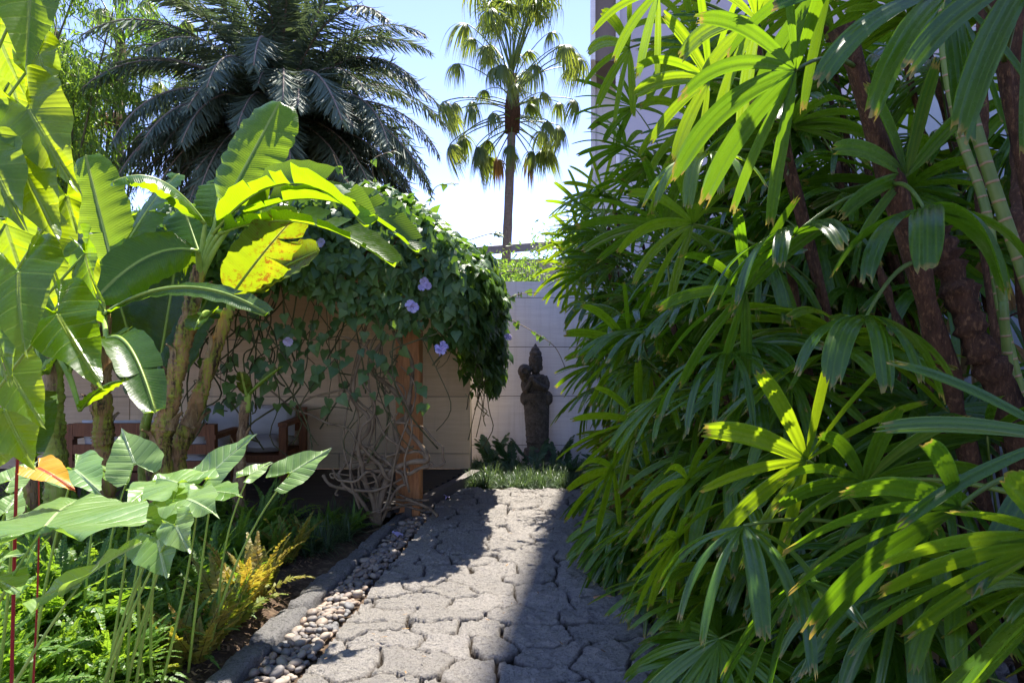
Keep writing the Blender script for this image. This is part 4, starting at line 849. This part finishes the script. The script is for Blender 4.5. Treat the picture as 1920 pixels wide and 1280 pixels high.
ee('low pale elephant ear leaves behind the orange leaf', (-2.1, 2.6), [(A(20, 900, 2.7), A(70, 860, 2.8), (.1, -.8, .8), 1.2, .1, .1, .05, 1.1), (A(10, 960, 2.5), A(40, 910, 2.6), (.1, -.6, .8), 1.1, .1, .1, .05, 1.1), (A(140, 880, 3.), A(185, 915, 2.8), (.1, -.6, .8), .8, .1, .1, .05, 1.1)])
heart_plant('anthurium', 'red-stalked plant with a single glowing orange leaf at the left', 'plant', None, V(-1.5, 2.1, 0), [(A(72, 877, 2.4), A(140, 908, 2.33), (.45, -.5, .75), .75, .15, .2, .03, .6)], M_ora, M_petr, .004)
mb = MB(); mb.tube(cr([V(-1.52, 2.06, 0), A(30, 930, 2.35), A(38, 855, 2.35)]), np.linspace(.006, .003, 17), 7); tag(mb.build('red_shoot', M_petr, None, True, (-1.52, 2.06, 0)), 'upright dark red rolled shoot beside the orange leaf', 'shoot')
A = lambda px, py, Y: at(px, py, Y*.72)
ph = lambda label, base, lv: heart_plant('philodendron', label, 'philodendron', 'philodendrons climbing at the left edge', V(*base), lv, M_phi, M_pet, .007)
bk = (0, -1, .25)
ph('tall philodendron whose big backlit heart leaves hang at the upper left corner', (-2.0, 1.95, 0), [
 (A(62, -50, 2.4), A(38, 118, 2.2), (.3, -1, .2), 0.68, .12, .25, .05, 1.05), (A(0, 75, 2.5), A(40, 180, 2.5), (-.2, -1, .2), 0.90, .1, .1, .05, 1.05), (A(73, 103, 2.5), A(92, 170, 2.4), (.1, -1, .2), 0.81, .1, .1, .12, 1.05),
 (A(54, 205, 2.3), A(132, 345, 2.15), (.05, -1, .35), 0.72, .12, .15, .06, 1.05), (A(36, 300, 2.25), A(98, 440, 2.1), (.1, -1, .3), 0.77, .12, .15, .06, 1.05), (A(-12, 310, 2.2), A(35, 425, 2.1), (-.1, -1, .3), 0.90, .1, .12, .05, 1.05),
 (A(20, 150, 2.6), A(50, 260, 2.6), bk, 1.1, .1, .12, .05, 1.05), (A(125, 368, 2.4), A(143, 438, 2.4), (.4, -1, .1), 0.72, .1, .3, .08, 1.05), (A(-30, 190, 2.3), A(25, 290, 2.3), (-.1, -1, .2), 0.81, .1, .1, .05, 1.05)])
ph('lower philodendron with glossy sunlit heart leaves in front of the banana trunks', (-1.95, 1.9, 0), [
 (A(35, 510, 2.2), A(30, 655, 2.0), (.0, -1, .5), 0.90, .15, .15, .05, 1.05), (A(108, 590, 2.3), A(180, 712, 2.1), (.15, -1, .6), 0.72, .15, .15, .06, 1.05), (A(160, 475, 2.5), A(176, 575, 2.4), (-.7, -1, .4), 0.72, .15, .3, .08, 1.05), (A(-15, 600, 2.2), A(10, 720, 2.1), (0, -1, .3), 0.90, .1, .1, .05, 1.05),
 (A(80, 440, 2.6), A(110, 560, 2.5), bk, 1.0, .1, .1, .05, 1.05), (A(10, 420, 2.5), A(40, 530, 2.5), bk, 1.1, .1, .1, .05, 1.05), (A(140, 520, 2.8), A(120, 640, 2.8), bk, .9, .1, .1, .05, 1.05), (A(20, 700, 2.5), A(80, 800, 2.4), (.2, -1, .5), 0.81, .1, .1, .05, 1.05),
 (A(0, 850, 2.6), A(60, 830, 2.6), (0, -1, .5), 0.90, .1, .1, .05, 1.05), (A(10, 770, 2.6), A(60, 880, 2.5), (.2, -1, .3), 0.90, .1, .1, .05, 1.05)])

A = at
# ---------------------------------------------------------------- lady palms on the right
RF = [rhapis_frond(R(p_), i, L=rng.uniform(.36, .48), nseg=int(rng.integers(7, 11)), sag=s_, pet=rng.uniform(.3, .5)) for i, (p_, s_) in enumerate([(70, 1.5), (55, 2.), (45, 2.5), (35, 2.2), (25, 3), (12, 3), (60, 3), (40, 4), (20, 2), (0, 2.5)])]
RD = rhapis_frond(R(-20), 99, L=.36, nseg=6, sag=4, pet=.3, mats=[M_rhd, M_fib])
RY = [rhapis_frond(R(p_), i, L=.4, nseg=9, sag=1.6, pet=.35, mats=[M_rhy, M_pety]) for i, p_ in enumerate([60, 45, 30, 15])]
def cane_mb(p0, p1, r, bend=.05, ty=0):
    mb = MB(); q = bez(p0, (p0+p1)/2+V(bend, 0, bend), p1, 22)
    if ty: rr = np.full(22, r)*(1+.14*rng.normal(size=22)); mb.tube(q, rr, 10, rough=.12)
    else: mb.tube(q, r, 10)
    return mb, q
STEMS = []
for i in range(46):
    y = 1.75+(i/46)*5.6+rng.normal()*.1; row = i % 3; x = [1.3, 1.85, 2.55][row]+rng.normal()*.14+(.12 if y < 4 else 0)+(.1 if y > 5 else 0)+ (.35 if y < 2.6 else 0)+.3*max(0, min(1, (y-4.6)/1.5)); h = [rng.uniform(.6, 1.7), rng.uniform(1.7, 2.8), rng.uniform(2.8, 3.9)][row]
    if y > 5.6: h *= .85
    STEMS.append((x, y, h))
for i in range(12): STEMS.append((1.22+.3*max(0, i*.4-2.4)*.6+rng.normal()*.1, 2.4+i*.4, rng.uniform(.15, .5)))
for x, y, h in ((1.35, 6.0, 2.5), (1.5, 6.4, 2.8), (1.3, 5.6, 2.2), (1.8, 6.0, 3.0), (1.45, 5.5, 2.5), (1.75, 6.6, 2.8), (1.6, 5.2, 2.8), (1.4, 6.5, 2.1), (1.25, 6.2, 1.7), (1.7, 4.6, 2.9), (2.2, 3.6, 3.6), (2.3, 4.2, 3.5), (2.4, 3.0, 3.8), (2.2, 5.0, 3.4), (2.6, 3.4, 3.2), (2.7, 4.4, 3.0), (1.75, 2.9, 1.4), (1.9, 3.3, 2.0), (2.0, 2.8, 1.9), (1.7, 3.7, 2.4), (2.1, 3.1, 2.5), (1.65, 2.5, 1.0), (1.9, 2.5, .9), (1.6, 2.1, .8), (1.75, 3.2, 1.0), (2.3, 3.6, 2.6), (1.6, 4.3, 2.1), (1.55, 3.9, 1.5)): STEMS.append((x, y, h))
STEMS = [q for q in STEMS if not (q[1] < 2.7 and q[0]/q[1] > .5 and q[2] > 1.1)]
for i, (x, y, h) in enumerate(STEMS):
    t_ = empty('lady_palm', (x, y, 0), 'green lady palm stem in the dense thicket along the right of the path', 'palm', 'lady palms massed right of the path')
    p1 = V(x-.12-.22*h*rng.random(), y+rng.normal()*.15, h); mb, q = cane_mb(V(x, y, -.05), p1, .014, .05, 1); mb.build('stem', M_fib, t_)
    nf = 9 if h > 1.5 else 8; young = rng.random() < .3 or h < .6
    for k in range(nf):
        u = k/(nf-1); pos = q[int(21-min(12, u*10))]; yaw = math.pi+rng.normal()*1.15+(.35 if k % 2 else -.2)
        idx_ = int(np.clip(u*9+rng.normal()*1.2, 0, 9)); me = RY[rng.integers(4)] if young and u < .6 else RF[[0, 6, 1, 2, 7, 3, 4, 8, 5, 9][idx_]]
        loc = pos-V(x, y, 0)
        if h > 1.2 and k == nf-1 and rng.random() < .5: me = RD
        if x+loc[0]-.8*abs(math.cos(yaw)) < .35+.0*y: sc_ = rng.uniform(.65, .85)
        else: sc_ = rng.uniform(.8, 1.1)
        place(me, 'frond', t_, tuple(loc), (rng.normal()*.12, rng.normal()*.12, yaw), sc_)
def hero(label, fronds, stem=None, mat=M_rha, group=None):
    p = V(*stem[0]); t_ = empty('lady_palm', (p[0], p[1], 0), label, 'palm', 'lady palms massed right of the path')
    mb, q = cane_mb(p, V(*stem[1]), stem[2], .04, stem[3]); mb.build('stem', M_fib if stem[3] else M_cane, t_)
    for (hub, ax, sd, L, ns, sp, sg, W, yg) in fronds:
        mb = MB(); rhapis_blade(mb, hub, V(*ax), V(*sd), L, ns, sp, sg, W, 0, 14); d = q[np.argmin(np.linalg.norm(q-hub, axis=1))]
        b_ = bez(d, (d+hub)/2+V(0, 0, .06), hub, 10); mb.tube(b_, np.linspace(.008, .0045, 10), 6, 1); mb.build('frond', [M_rhy if yg else M_rha, M_pety], t_)
hero('lady palm holding a large bright green open fan in the middle foreground', [
  (A(1512, 862, 1.95), (-.75, -.35, .45), (.45, -.1, .8), .40, 9, 120, .9, .036, 1), (A(1395, 985, 1.8), (-.5, -.6, .0), (.7, -.5, .1), .33, 7, 95, 4.5, .034, 0), (A(1500, 1085, 1.7), (-.7, -.4, -.3), (.4, -.6, .5), .36, 7, 80, 2.5, .034, 0)],
  ((1.35, 2.2, -.05), A(1640, 1000, 2.2), .016, 1))
hero('lady palm with a dark shaggy fibrous trunk leaning across the upper right', [
  (A(1735, 395, 1.75), (-.15, -.8, .2), (1, 0, -.1), .34, 6, 110, 6, .05, 0), (A(1625, 592, 1.75), (-.1, -.9, .1), (1, 0, -.2), .3, 6, 85, 6, .042, 0), (A(1492, 132, 1.7), (-.85, -.3, -.1), (.1, -.4, .9), .44, 8, 95, 1.6, .04, 0), (A(1490, 440, 2.), (-.7, -.5, .2), (.6, -.6, .3), .36, 7, 90, 4.5, .042, 0), (A(1700, 330, 2.1), (-.6, -.3, .5), (.5, 0, .7), .34, 6, 100, 1.5, .04, 0)],
  ((1.9, 2.4, -.05), A(1580, 50, 2.05), .032, 1))
hero('lady palm with broad fingered leaves arching in from the top right corner', [
  (A(1780, -20, 1.5), (-.7, -.4, -.3), (.6, -.2, -.6), .42, 8, 120, 2., .042, 0), (A(1940, -60, 1.4), (-.6, -.3, -.5), (.7, 0, -.7), .42, 6, 80, 1.5, .045, 0), (A(1560, -40, 1.8), (-.8, -.3, -.1), (.2, -.5, .8), .42, 8, 100, 2, .04, 0)],
  ((1.75, 1.9, -.05), A(1850, -40, 1.9), .02, 1))
hero('lady palm whose long glossy fingers droop across the lower right corner', [
  (A(1800, 950, 1.35), (-.9, -.1, .05), (.0, -.5, .8), .42, 6, 62, 1.5, .03, 0), (A(1985, 1010, 1.2), (-.9, -.1, .1), (.1, -.5, .8), .36, 6, 50, .8, .03, 1), (A(2000, 1110, 1.05), (-.8, -.1, -.25), (.2, -.6, .7), .42, 6, 60, 1.2, .034, 0), (A(1990, 820, 1.3), (-.6, -.2, -.3), (.5, -.3, -.6), .36, 6, 90, 1, .032, 0), (A(1620, 905, 1.9), (.0, -.3, .8), (1, 0, 0), .3, 9, 120, 2.5, .034, 0)],
  ((1.5, 1.6, -.05), A(1960, 900, 1.5), .016, 1))
hero('lady palm with yellow-tipped sunlit fans reaching out over the path at the top', [
  (A(1235, -15, 2.6), (-.85, -.4, -.1), (.3, -.2, .9), .36, 8, 105, 1.8, .03, 1), (A(1330, 150, 2.5), (-.9, -.4, .1), (.2, -.2, .9), .36, 8, 100, 1.8, .032, 1), (A(1330, 290, 2.4), (-.6, -.6, .1), (.7, -.5, .0), .36, 8, 95, 5, .032, 1), (A(1300, 60, 3.3), (-.8, -.4, .1), (.3, -.2, .9), .45, 9, 110, 2.2, .035, 1), (A(1310, 235, 3.3), (-.8, -.4, .1), (.3, -.2, .9), .45, 9, 110, 2.2, .035, 1), (A(1390, 190, 3.2), (-.8, -.4, .1), (.3, -.2, .9), .45, 9, 110, 3.2, .035, 0), (A(1420, 40, 2.3), (-.7, -.4, .1), (.3, -.2, .9), .42, 8, 110, 2.2, .035, 1), (A(1180, 90, 3.), (-.7, -.4, -.4), (.3, -.2, .9), .34, 7, 100, 2, .03, 1)],
  ((1.7, 2.9, -.05), A(1420, 60, 2.8), .018, 1))
hero('lady palm with pale silvery-green fingers hanging in the middle of the thicket', [
  (A(1398, 548, 2.4), (-.85, -.3, .15), (.2, -.3, .9), .40, 9, 125, 1.6, .034, 0), (A(1362, 658, 2.5), (-.5, -.7, .1), (.8, -.5, .1), .42, 8, 95, 4, .032, 0), (A(1300, 420, 2.9), (-.8, -.4, .3), (.2, -.3, .9), .42, 8, 110, 2., .032, 1)],
  ((1.45, 2.9, -.05), A(1480, 500, 2.8), .018, 1))
hero('sunlit lady palm at the far end of the thicket, fans glowing against the wall top', [
  (A(1085, 455, 7.0), (-.9, -.3, .2), (.1, -.2, .9), .46, 10, 125, 1.2, .03, 1), (A(1068, 505, 6.9), (-.9, -.3, -.1), (.1, -.3, .9), .44, 10, 120, 1.4, .03, 1), (A(1095, 395, 7.1), (-.8, -.3, .5), (.2, -.1, .9), .46, 10, 125, .9, .03, 1), (A(1130, 360, 7.0), (-.5, -.3, .8), (.8, -.1, .4), .46, 10, 120, .9, .03, 1), (A(1110, 560, 6.8), (-.9, -.4, -.1), (.1, -.3, .9), .44, 9, 120, 1.8, .03, 1)],
  ((1.15, 7.0, -.05), A(1130, 400, 7.0), .016, 1))
hero('lady palm with a bright fan pointing at the statue', [
  (A(1197, 790, 3.4), (-.9, -.3, .15), (.1, -.4, .9), .42, 10, 135, 1., .03, 1), (A(1180, 650, 3.7), (-.8, -.4, .4), (.1, -.2, .9), .44, 9, 110, 1.2, .03, 1), (A(1150, 880, 3.5), (-.8, -.5, -.1), (.1, -.4, .9), .36, 8, 120, 1.6, .03, 1), (A(1290, 900, 2.8), (-.8, -.5, -.05), (.1, -.5, .9), .38, 8, 120, 1.6, .03, 1), (A(1270, 1010, 2.6), (-.8, -.5, -.05), (.1, -.5, .9), .32, 8, 110, 2.2, .03, 1)],
  ((1.3, 3.5, -.05), A(1290, 760, 3.5), .016, 1))
def canep(label, pts, r, mat, nm='palm_cane'):
    q = cr(pts, 14); mb = MB(); rr = np.full(len(q), r); 
    if mat is M_fib: mb.tube(q, rr*(1+.14*rng.normal(size=len(q))), 12, rough=.12)
    else: mb.tube(q, rr, 14)
    o = mb.build('stem', mat, t0 := empty(nm, (pts[0][0], pts[0][1], 0), label, 'palm')); return t0
canep('thick green palm cane with tan rings at the far right', [V(2.1, 1.9, -.05), A(1990, 700, 1.95), A(1905, 470, 2.), A(1835, 260, 2.05), A(1785, 60, 2.1), A(1770, -80, 2.1)], .018, M_cane)
canep('slimmer green ringed cane just left of the thick one', [V(2.2, 2.4, -.05), A(1905, 700, 2.4), A(1850, 400, 2.45), A(1800, 250, 2.5), A(1770, 90, 2.5), A(1770, -60, 2.5)], .016, M_cane)
canep('short green ringed cane low behind the shaggy trunk', [V(1.95, 2.5, -.05), A(1890, 680, 2.3), A(1880, 560, 2.3), A(1860, 470, 2.3)], .015, M_cane)
canep('rough brown palm stem rising to the top edge left of the right-hand border', [V(2.1, 2.6, -.05), A(1850, 500, 2.6), A(1845, 200, 2.7), A(1840, -60, 2.7)], .018, M_fib)
canep('shaggy brown palm stem at the right-hand border', [V(1.95, 2.1, -.05), A(1930, 600, 2.1), A(1915, 300, 2.2), A(1910, 0, 2.2)], .026, M_fib)
canep('thick shaggy lower trunk forking behind the drooping leaf', [V(2.0, 2.2, -.05), A(1900, 800, 2.15), A(1830, 640, 2.15), A(1780, 500, 2.2), A(1730, 400, 2.25)], .045, M_fib)
canep('thin dark stem slanting behind the drooping leaves', [V(1.7, 2.6, -.05), A(1770, 830, 2.5), A(1700, 650, 2.6), A(1640, 480, 2.6)], .014, M_fib)
mb = MB(); 
pts, D = arc(V(.47, 3.95, .025), V(1, .1, .1), .13, 8, 2); strap(mb, pts, D, V(0, 1, .2), .02, lambda t: np.sin(np.clip(t*.9+.1, 0, 1)*3.14)**.6, 5, 0, .4); tag(mb.build('fallen_leaf', m_noise('dry_leaf', (.4, .2, .1), (.55, .32, .18), 12, .6)), 'dry tan fallen leaf on the paving under the palms', 'leaf')

# ---------------------------------------------------------------- date palm beyond the shelter
def big_frond(pit, sag, L, mats): return pinnate(150, L, sag, pit, .03, .6, M_dat, .03, 58, lambda t: np.interp(t, [0, .1, .4, .8, 1], [.3, .7, 1, .8, .3]), .25, start=.06, vfold=.45).mesh('frond', mats)
DP = [(big_frond(R(p_), s_, L_, [M_dat, M_bar])) for p_, s_, L_ in ((80, .25, 3.3), (66, .35, 3.5), (52, .4, 3.7), (40, .42, 3.8), (28, .42, 3.7), (16, .42, 3.6), (4, .38, 3.3), (-10, .3, 3.0), (-25, .25, 2.7))]
DO = [(big_frond(R(p_), s_, L_, [M_dao, M_bar])) for p_, s_, L_ in ((5, .4, 2.6), (-20, .3, 2.4))]
def date_palm(loc, zc, n, label, sc_=1.):
    t_ = empty('date_palm', (loc[0], loc[1], 0), label, 'palm tree'); mb = MB(); q = bez(V(loc[0]+.3, loc[1], -.1), V(loc[0]+.2, loc[1], zc/2), V(loc[0], loc[1], zc), 40); mb.tube(q, .3*(1+.08*np.sin(np.arange(40)*2.1)), 16, rough=.05); mb.build('trunk', M_fib, t_)
    for i in range(n):
        u = .08+.92*(i/(n-1))**.72; k = min(8, int(u*9)); yaw = i*2.39996; me = DP[k]
        place(me, 'frond', t_, (.12*math.cos(yaw), .12*math.sin(yaw), zc+.35-.6*u), (rng.normal()*.12, rng.normal()*.1, yaw), sc_*rng.uniform(.88, 1.06))
date_palm(at(525, 0, 13.5)[:2], at(0, 215, 13.5)[2], 98, 'huge dense blue-green date palm rising above the vine-covered pergola')
t_ = bpy.data.objects['date_palm']; p0 = V(*t_.location); zc = at(0, 215, 13.5)[2]; mb = MB()
for i in range(95):
    u = rng.random()**.7; pit = R(74-112*u); f = pinnate(70, rng.uniform(2.6, 3.5), .42, pit, .035, .55, M_dat, .025, 60, lambda t: np.interp(t, [0, .1, .4, .8, 1], [.3, .7, 1, .8, .3]), .3, start=.08, vfold=.3); a = rng.random()*6.283; c, s_ = math.cos(a), math.sin(a)
    for v, uv, vr in zip(f.v, f.uv, f.var):
        mb.v.append(np.stack([v[:, 0]*c-v[:, 1]*s_, v[:, 0]*s_+v[:, 1]*c, v[:, 2]+zc+.3-.5*u], -1)+V(p0[0], p0[1], 0)); mb.uv.append(uv); mb.var.append(vr); mb.tp.append(np.zeros(len(v)))
    mb.f += [tuple(x+mb.n for x in q) for q in f.f]; mb.m += f.m; mb.n += f.n
tag(mb.build('inner_fronds', [M_dat, M_bar], t_), kind='stuff')
# fan palm
def fan_frond(pit, pet, Lb, seed, mats, droop=1.):
    mb = MB(); d = V(math.cos(pit), 0, math.sin(pit)); pts, D = arc(V(0, 0, 0), d, pet, 8, .35); mb.tube(pts, np.linspace(.022, .012, 9), 5, 1); hub, ax = pts[-1], nz(D[-1]); S, Nn = frames([ax], V(0, 1, 0)); s, n = S[0], Nn[0]
    for k in range(34):
        a = R(150)*((k+.5)/34*2-1); l = Lb*(1.12-.15*abs(a)/2.6)*rng.uniform(.75, 1.12); dk = nz(ax*math.cos(a)+s*math.sin(a)+n*.12); sk = -ax*math.sin(a)+s*math.cos(a)
        p_, D_ = arc(hub, dk, l, 7, 4.6*droop/Lb*rng.uniform(.6, 1.4)); strap(mb, p_, D_, sk, .021, lambda t: np.interp(t, [0, .35, .6, 1], [.7, 1, .6, .08]), 3, 0, .3, 0, rng.random())
    return mb.mesh('frond', mats)
def livistona(base, top, n, label, LP, dead):
    t_ = empty('fan_palm', (base[0], base[1], 0), label, 'palm tree'); mb = MB(); q = cr([V(base[0], base[1], -.1), V((base[0]*.6+top[0]*.4), base[1], top[2]*.45), V(*top)], 16); mb.tube(q, np.linspace(.14, .1, len(q)), 14, rough=.04); mb.build('trunk', M_bar, t_)
    mb = MB(); mb.tube([V(*top)+V(0, 0, -.2), V(*top)+V(0, 0, .4), V(*top)+V(0, 0, 1.3)], [.13, .17, .06], 12, rough=.2); mb.build('crown_shaft', M_fib, t_)
    off = V(*top)-V(base[0], base[1], 0)
    for i in range(n):
        u = i/(n-1); yaw = i*2.39996+rng.normal()*.15; k = min(len(LP)-1, int(u*len(LP))); me = LP[k]
        if i >= n-2: me = dead
        place(me, 'frond', t_, tuple(off+V(0, 0, 1.6*(1-u)**1.1-.1)), (rng.normal()*.2, rng.normal()*.2, yaw), rng.uniform(.7, 1.15))
fm = [M_fan, M_pety]; dm_ = [M_dao, M_vst]
LP = [fan_frond(R(p_), pt_, L_, i, fm, dr_) for i, (p_, pt_, L_, dr_) in enumerate([(86, 2.0, .8, .9), (78, 2.1, .85, 1.), (68, 2.1, .85, 1.), (56, 2., .85, 1.1), (44, 1.9, .85, 1.2), (30, 1.8, .8, 1.3), (14, 1.6, .8, 1.4), (-4, 1.4, .75, 1.5), (-28, 1.1, .7, 1.6)])]
dead = fan_frond(R(-50), .9, .75, 5, dm_, 1.8)
livistona((at(940, 0, 17)[0], 17), at(960, 235, 17), 78, 'slender tall fan palm standing against the open sky beyond the pale wall', LP, dead)
livistona((at(215, 0, 16)[0], 16), at(225, 160, 16), 40, 'darker fan palm half hidden left of the date palm', LP, dead)

# ---------------------------------------------------------------- background trees, bamboo
def tree(loc, h, spread, n, label, cat='tree', droop=.6, name='tree', limbs=9, ls=(.1, .2), z0=.25, wid=.5, culms=0):
    t_ = empty(name, (loc[0], loc[1], 0), label, cat); mb = MB(); pts = []
    for i in range(max(1, culms)):
        b0 = V(loc[0], loc[1], -.1)+(V(rng.normal()*.35, rng.normal()*.35, 0) if culms else 0); tp = V(loc[0]+rng.normal()*spread*(.5 if culms else .15), loc[1]+rng.normal()*.3, h*(rng.uniform(.75, 1) if culms else .9)); q = bez(b0, (b0*.6+tp*.4)+V(0, 0, h*.15), tp, 16)
        mb.tube(q, np.linspace(.035 if culms else .14, .012 if culms else .03, 16), 8)
        for k in range(limbs if not culms else 7):
            a = rng.random()*6.283; u = rng.uniform(z0, 1); s0 = q[int(u*15)]; e = s0+V(math.cos(a), math.sin(a), .55)*spread*(1.15-u*.5)*rng.uniform(.5, 1)*(.5 if culms else 1); m_ = (s0+e)/2+V(0, 0, .2); lq = bez(s0, m_, e+V(0, 0, -droop*.3), 9); mb.tube(lq, np.linspace(.03 if not culms else .008, .005, 9), 5); pts += [lq[j] for j in range(2, 9)]+[q[int(u*15)]]
            for kk in range(3):
                st_ = lq[rng.integers(3, 9)]; en = st_+rng.normal(size=3)*.35*V(1, 1, .6)-V(0, 0, .1); l2 = bez(st_, (st_+en)/2+V(0, 0, .1), en, 6); mb.tube(l2, .006, 4); pts += list(l2[1:])
    mb.build('trunk', M_vsd if culms else M_bar, t_); pts = np.array(pts); ii = rng.integers(0, len(pts), n); T = pts[ii]+rng.normal(size=(n, 3))*.16*V(1, 1, .9)
    td = rng.normal(size=(n, 3))+V(0, 0, -droop*1.5); nr = rng.normal(size=(n, 3))+V(0, -.3, .8); mb = MB(); tv = np.array([(0, 0, 0), (wid*.5, .35, 0), (-wid*.5, .35, 0), (0, 1, -.1)]); leaves(mb, T, td, nr, rng.uniform(*ls, n), np.clip(vn(T[:, 0]*1.5, T[:, 2]*1.5, 3)*.7+rng.random(n)*.4, 0, 1), tv, [(0, 1, 3), (0, 3, 2)]); mb.build('crown', M_tre, t_)
tree(at(60, 0, 12)[:2], 8.6, 2.2, 15300, 'feathery bamboo clump filling the sky at the upper left', 'bamboo', 1.2, 'bamboo', culms=14, ls=(.12, .24), wid=.16)
tree(at(170, 0, 14)[:2], 8.8, 2., 15300, 'taller bamboo clump just left of the date palm', 'bamboo', 1.2, 'bamboo', culms=12, ls=(.12, .24), wid=.16)
tree(at(40, 0, 17)[:2], 9, 2.6, 20400, 'leafy green tree behind the bamboo at the upper left', limbs=22, ls=(.12, .22))
tree(at(-200, 0, 14)[:2], 8, 2.6, 9000, 'leafy green tree past the left edge behind the bamboo', limbs=20, ls=(.12, .22))
tree(at(1000, 0, 10.5)[:2], 2.9, .9, 5000, 'small bright green bush showing over the pale wall', 'bush', .3, 'bush', limbs=22, ls=(.06, .12), z0=.1, wid=.3)
tree(at(920, 0, 10)[:2], 2.75, .8, 4500, 'small leafy bush over the wall beside the vine', 'bush', .3, 'bush', limbs=22, ls=(.06, .12), z0=.1, wid=.3)
tree(at(1080, 0, 11)[:2], 3.3, .9, 5000, 'yellow-green bush over the wall behind the palm fans', 'bush', .3, 'bush', limbs=22, ls=(.06, .12), z0=.1, wid=.3)
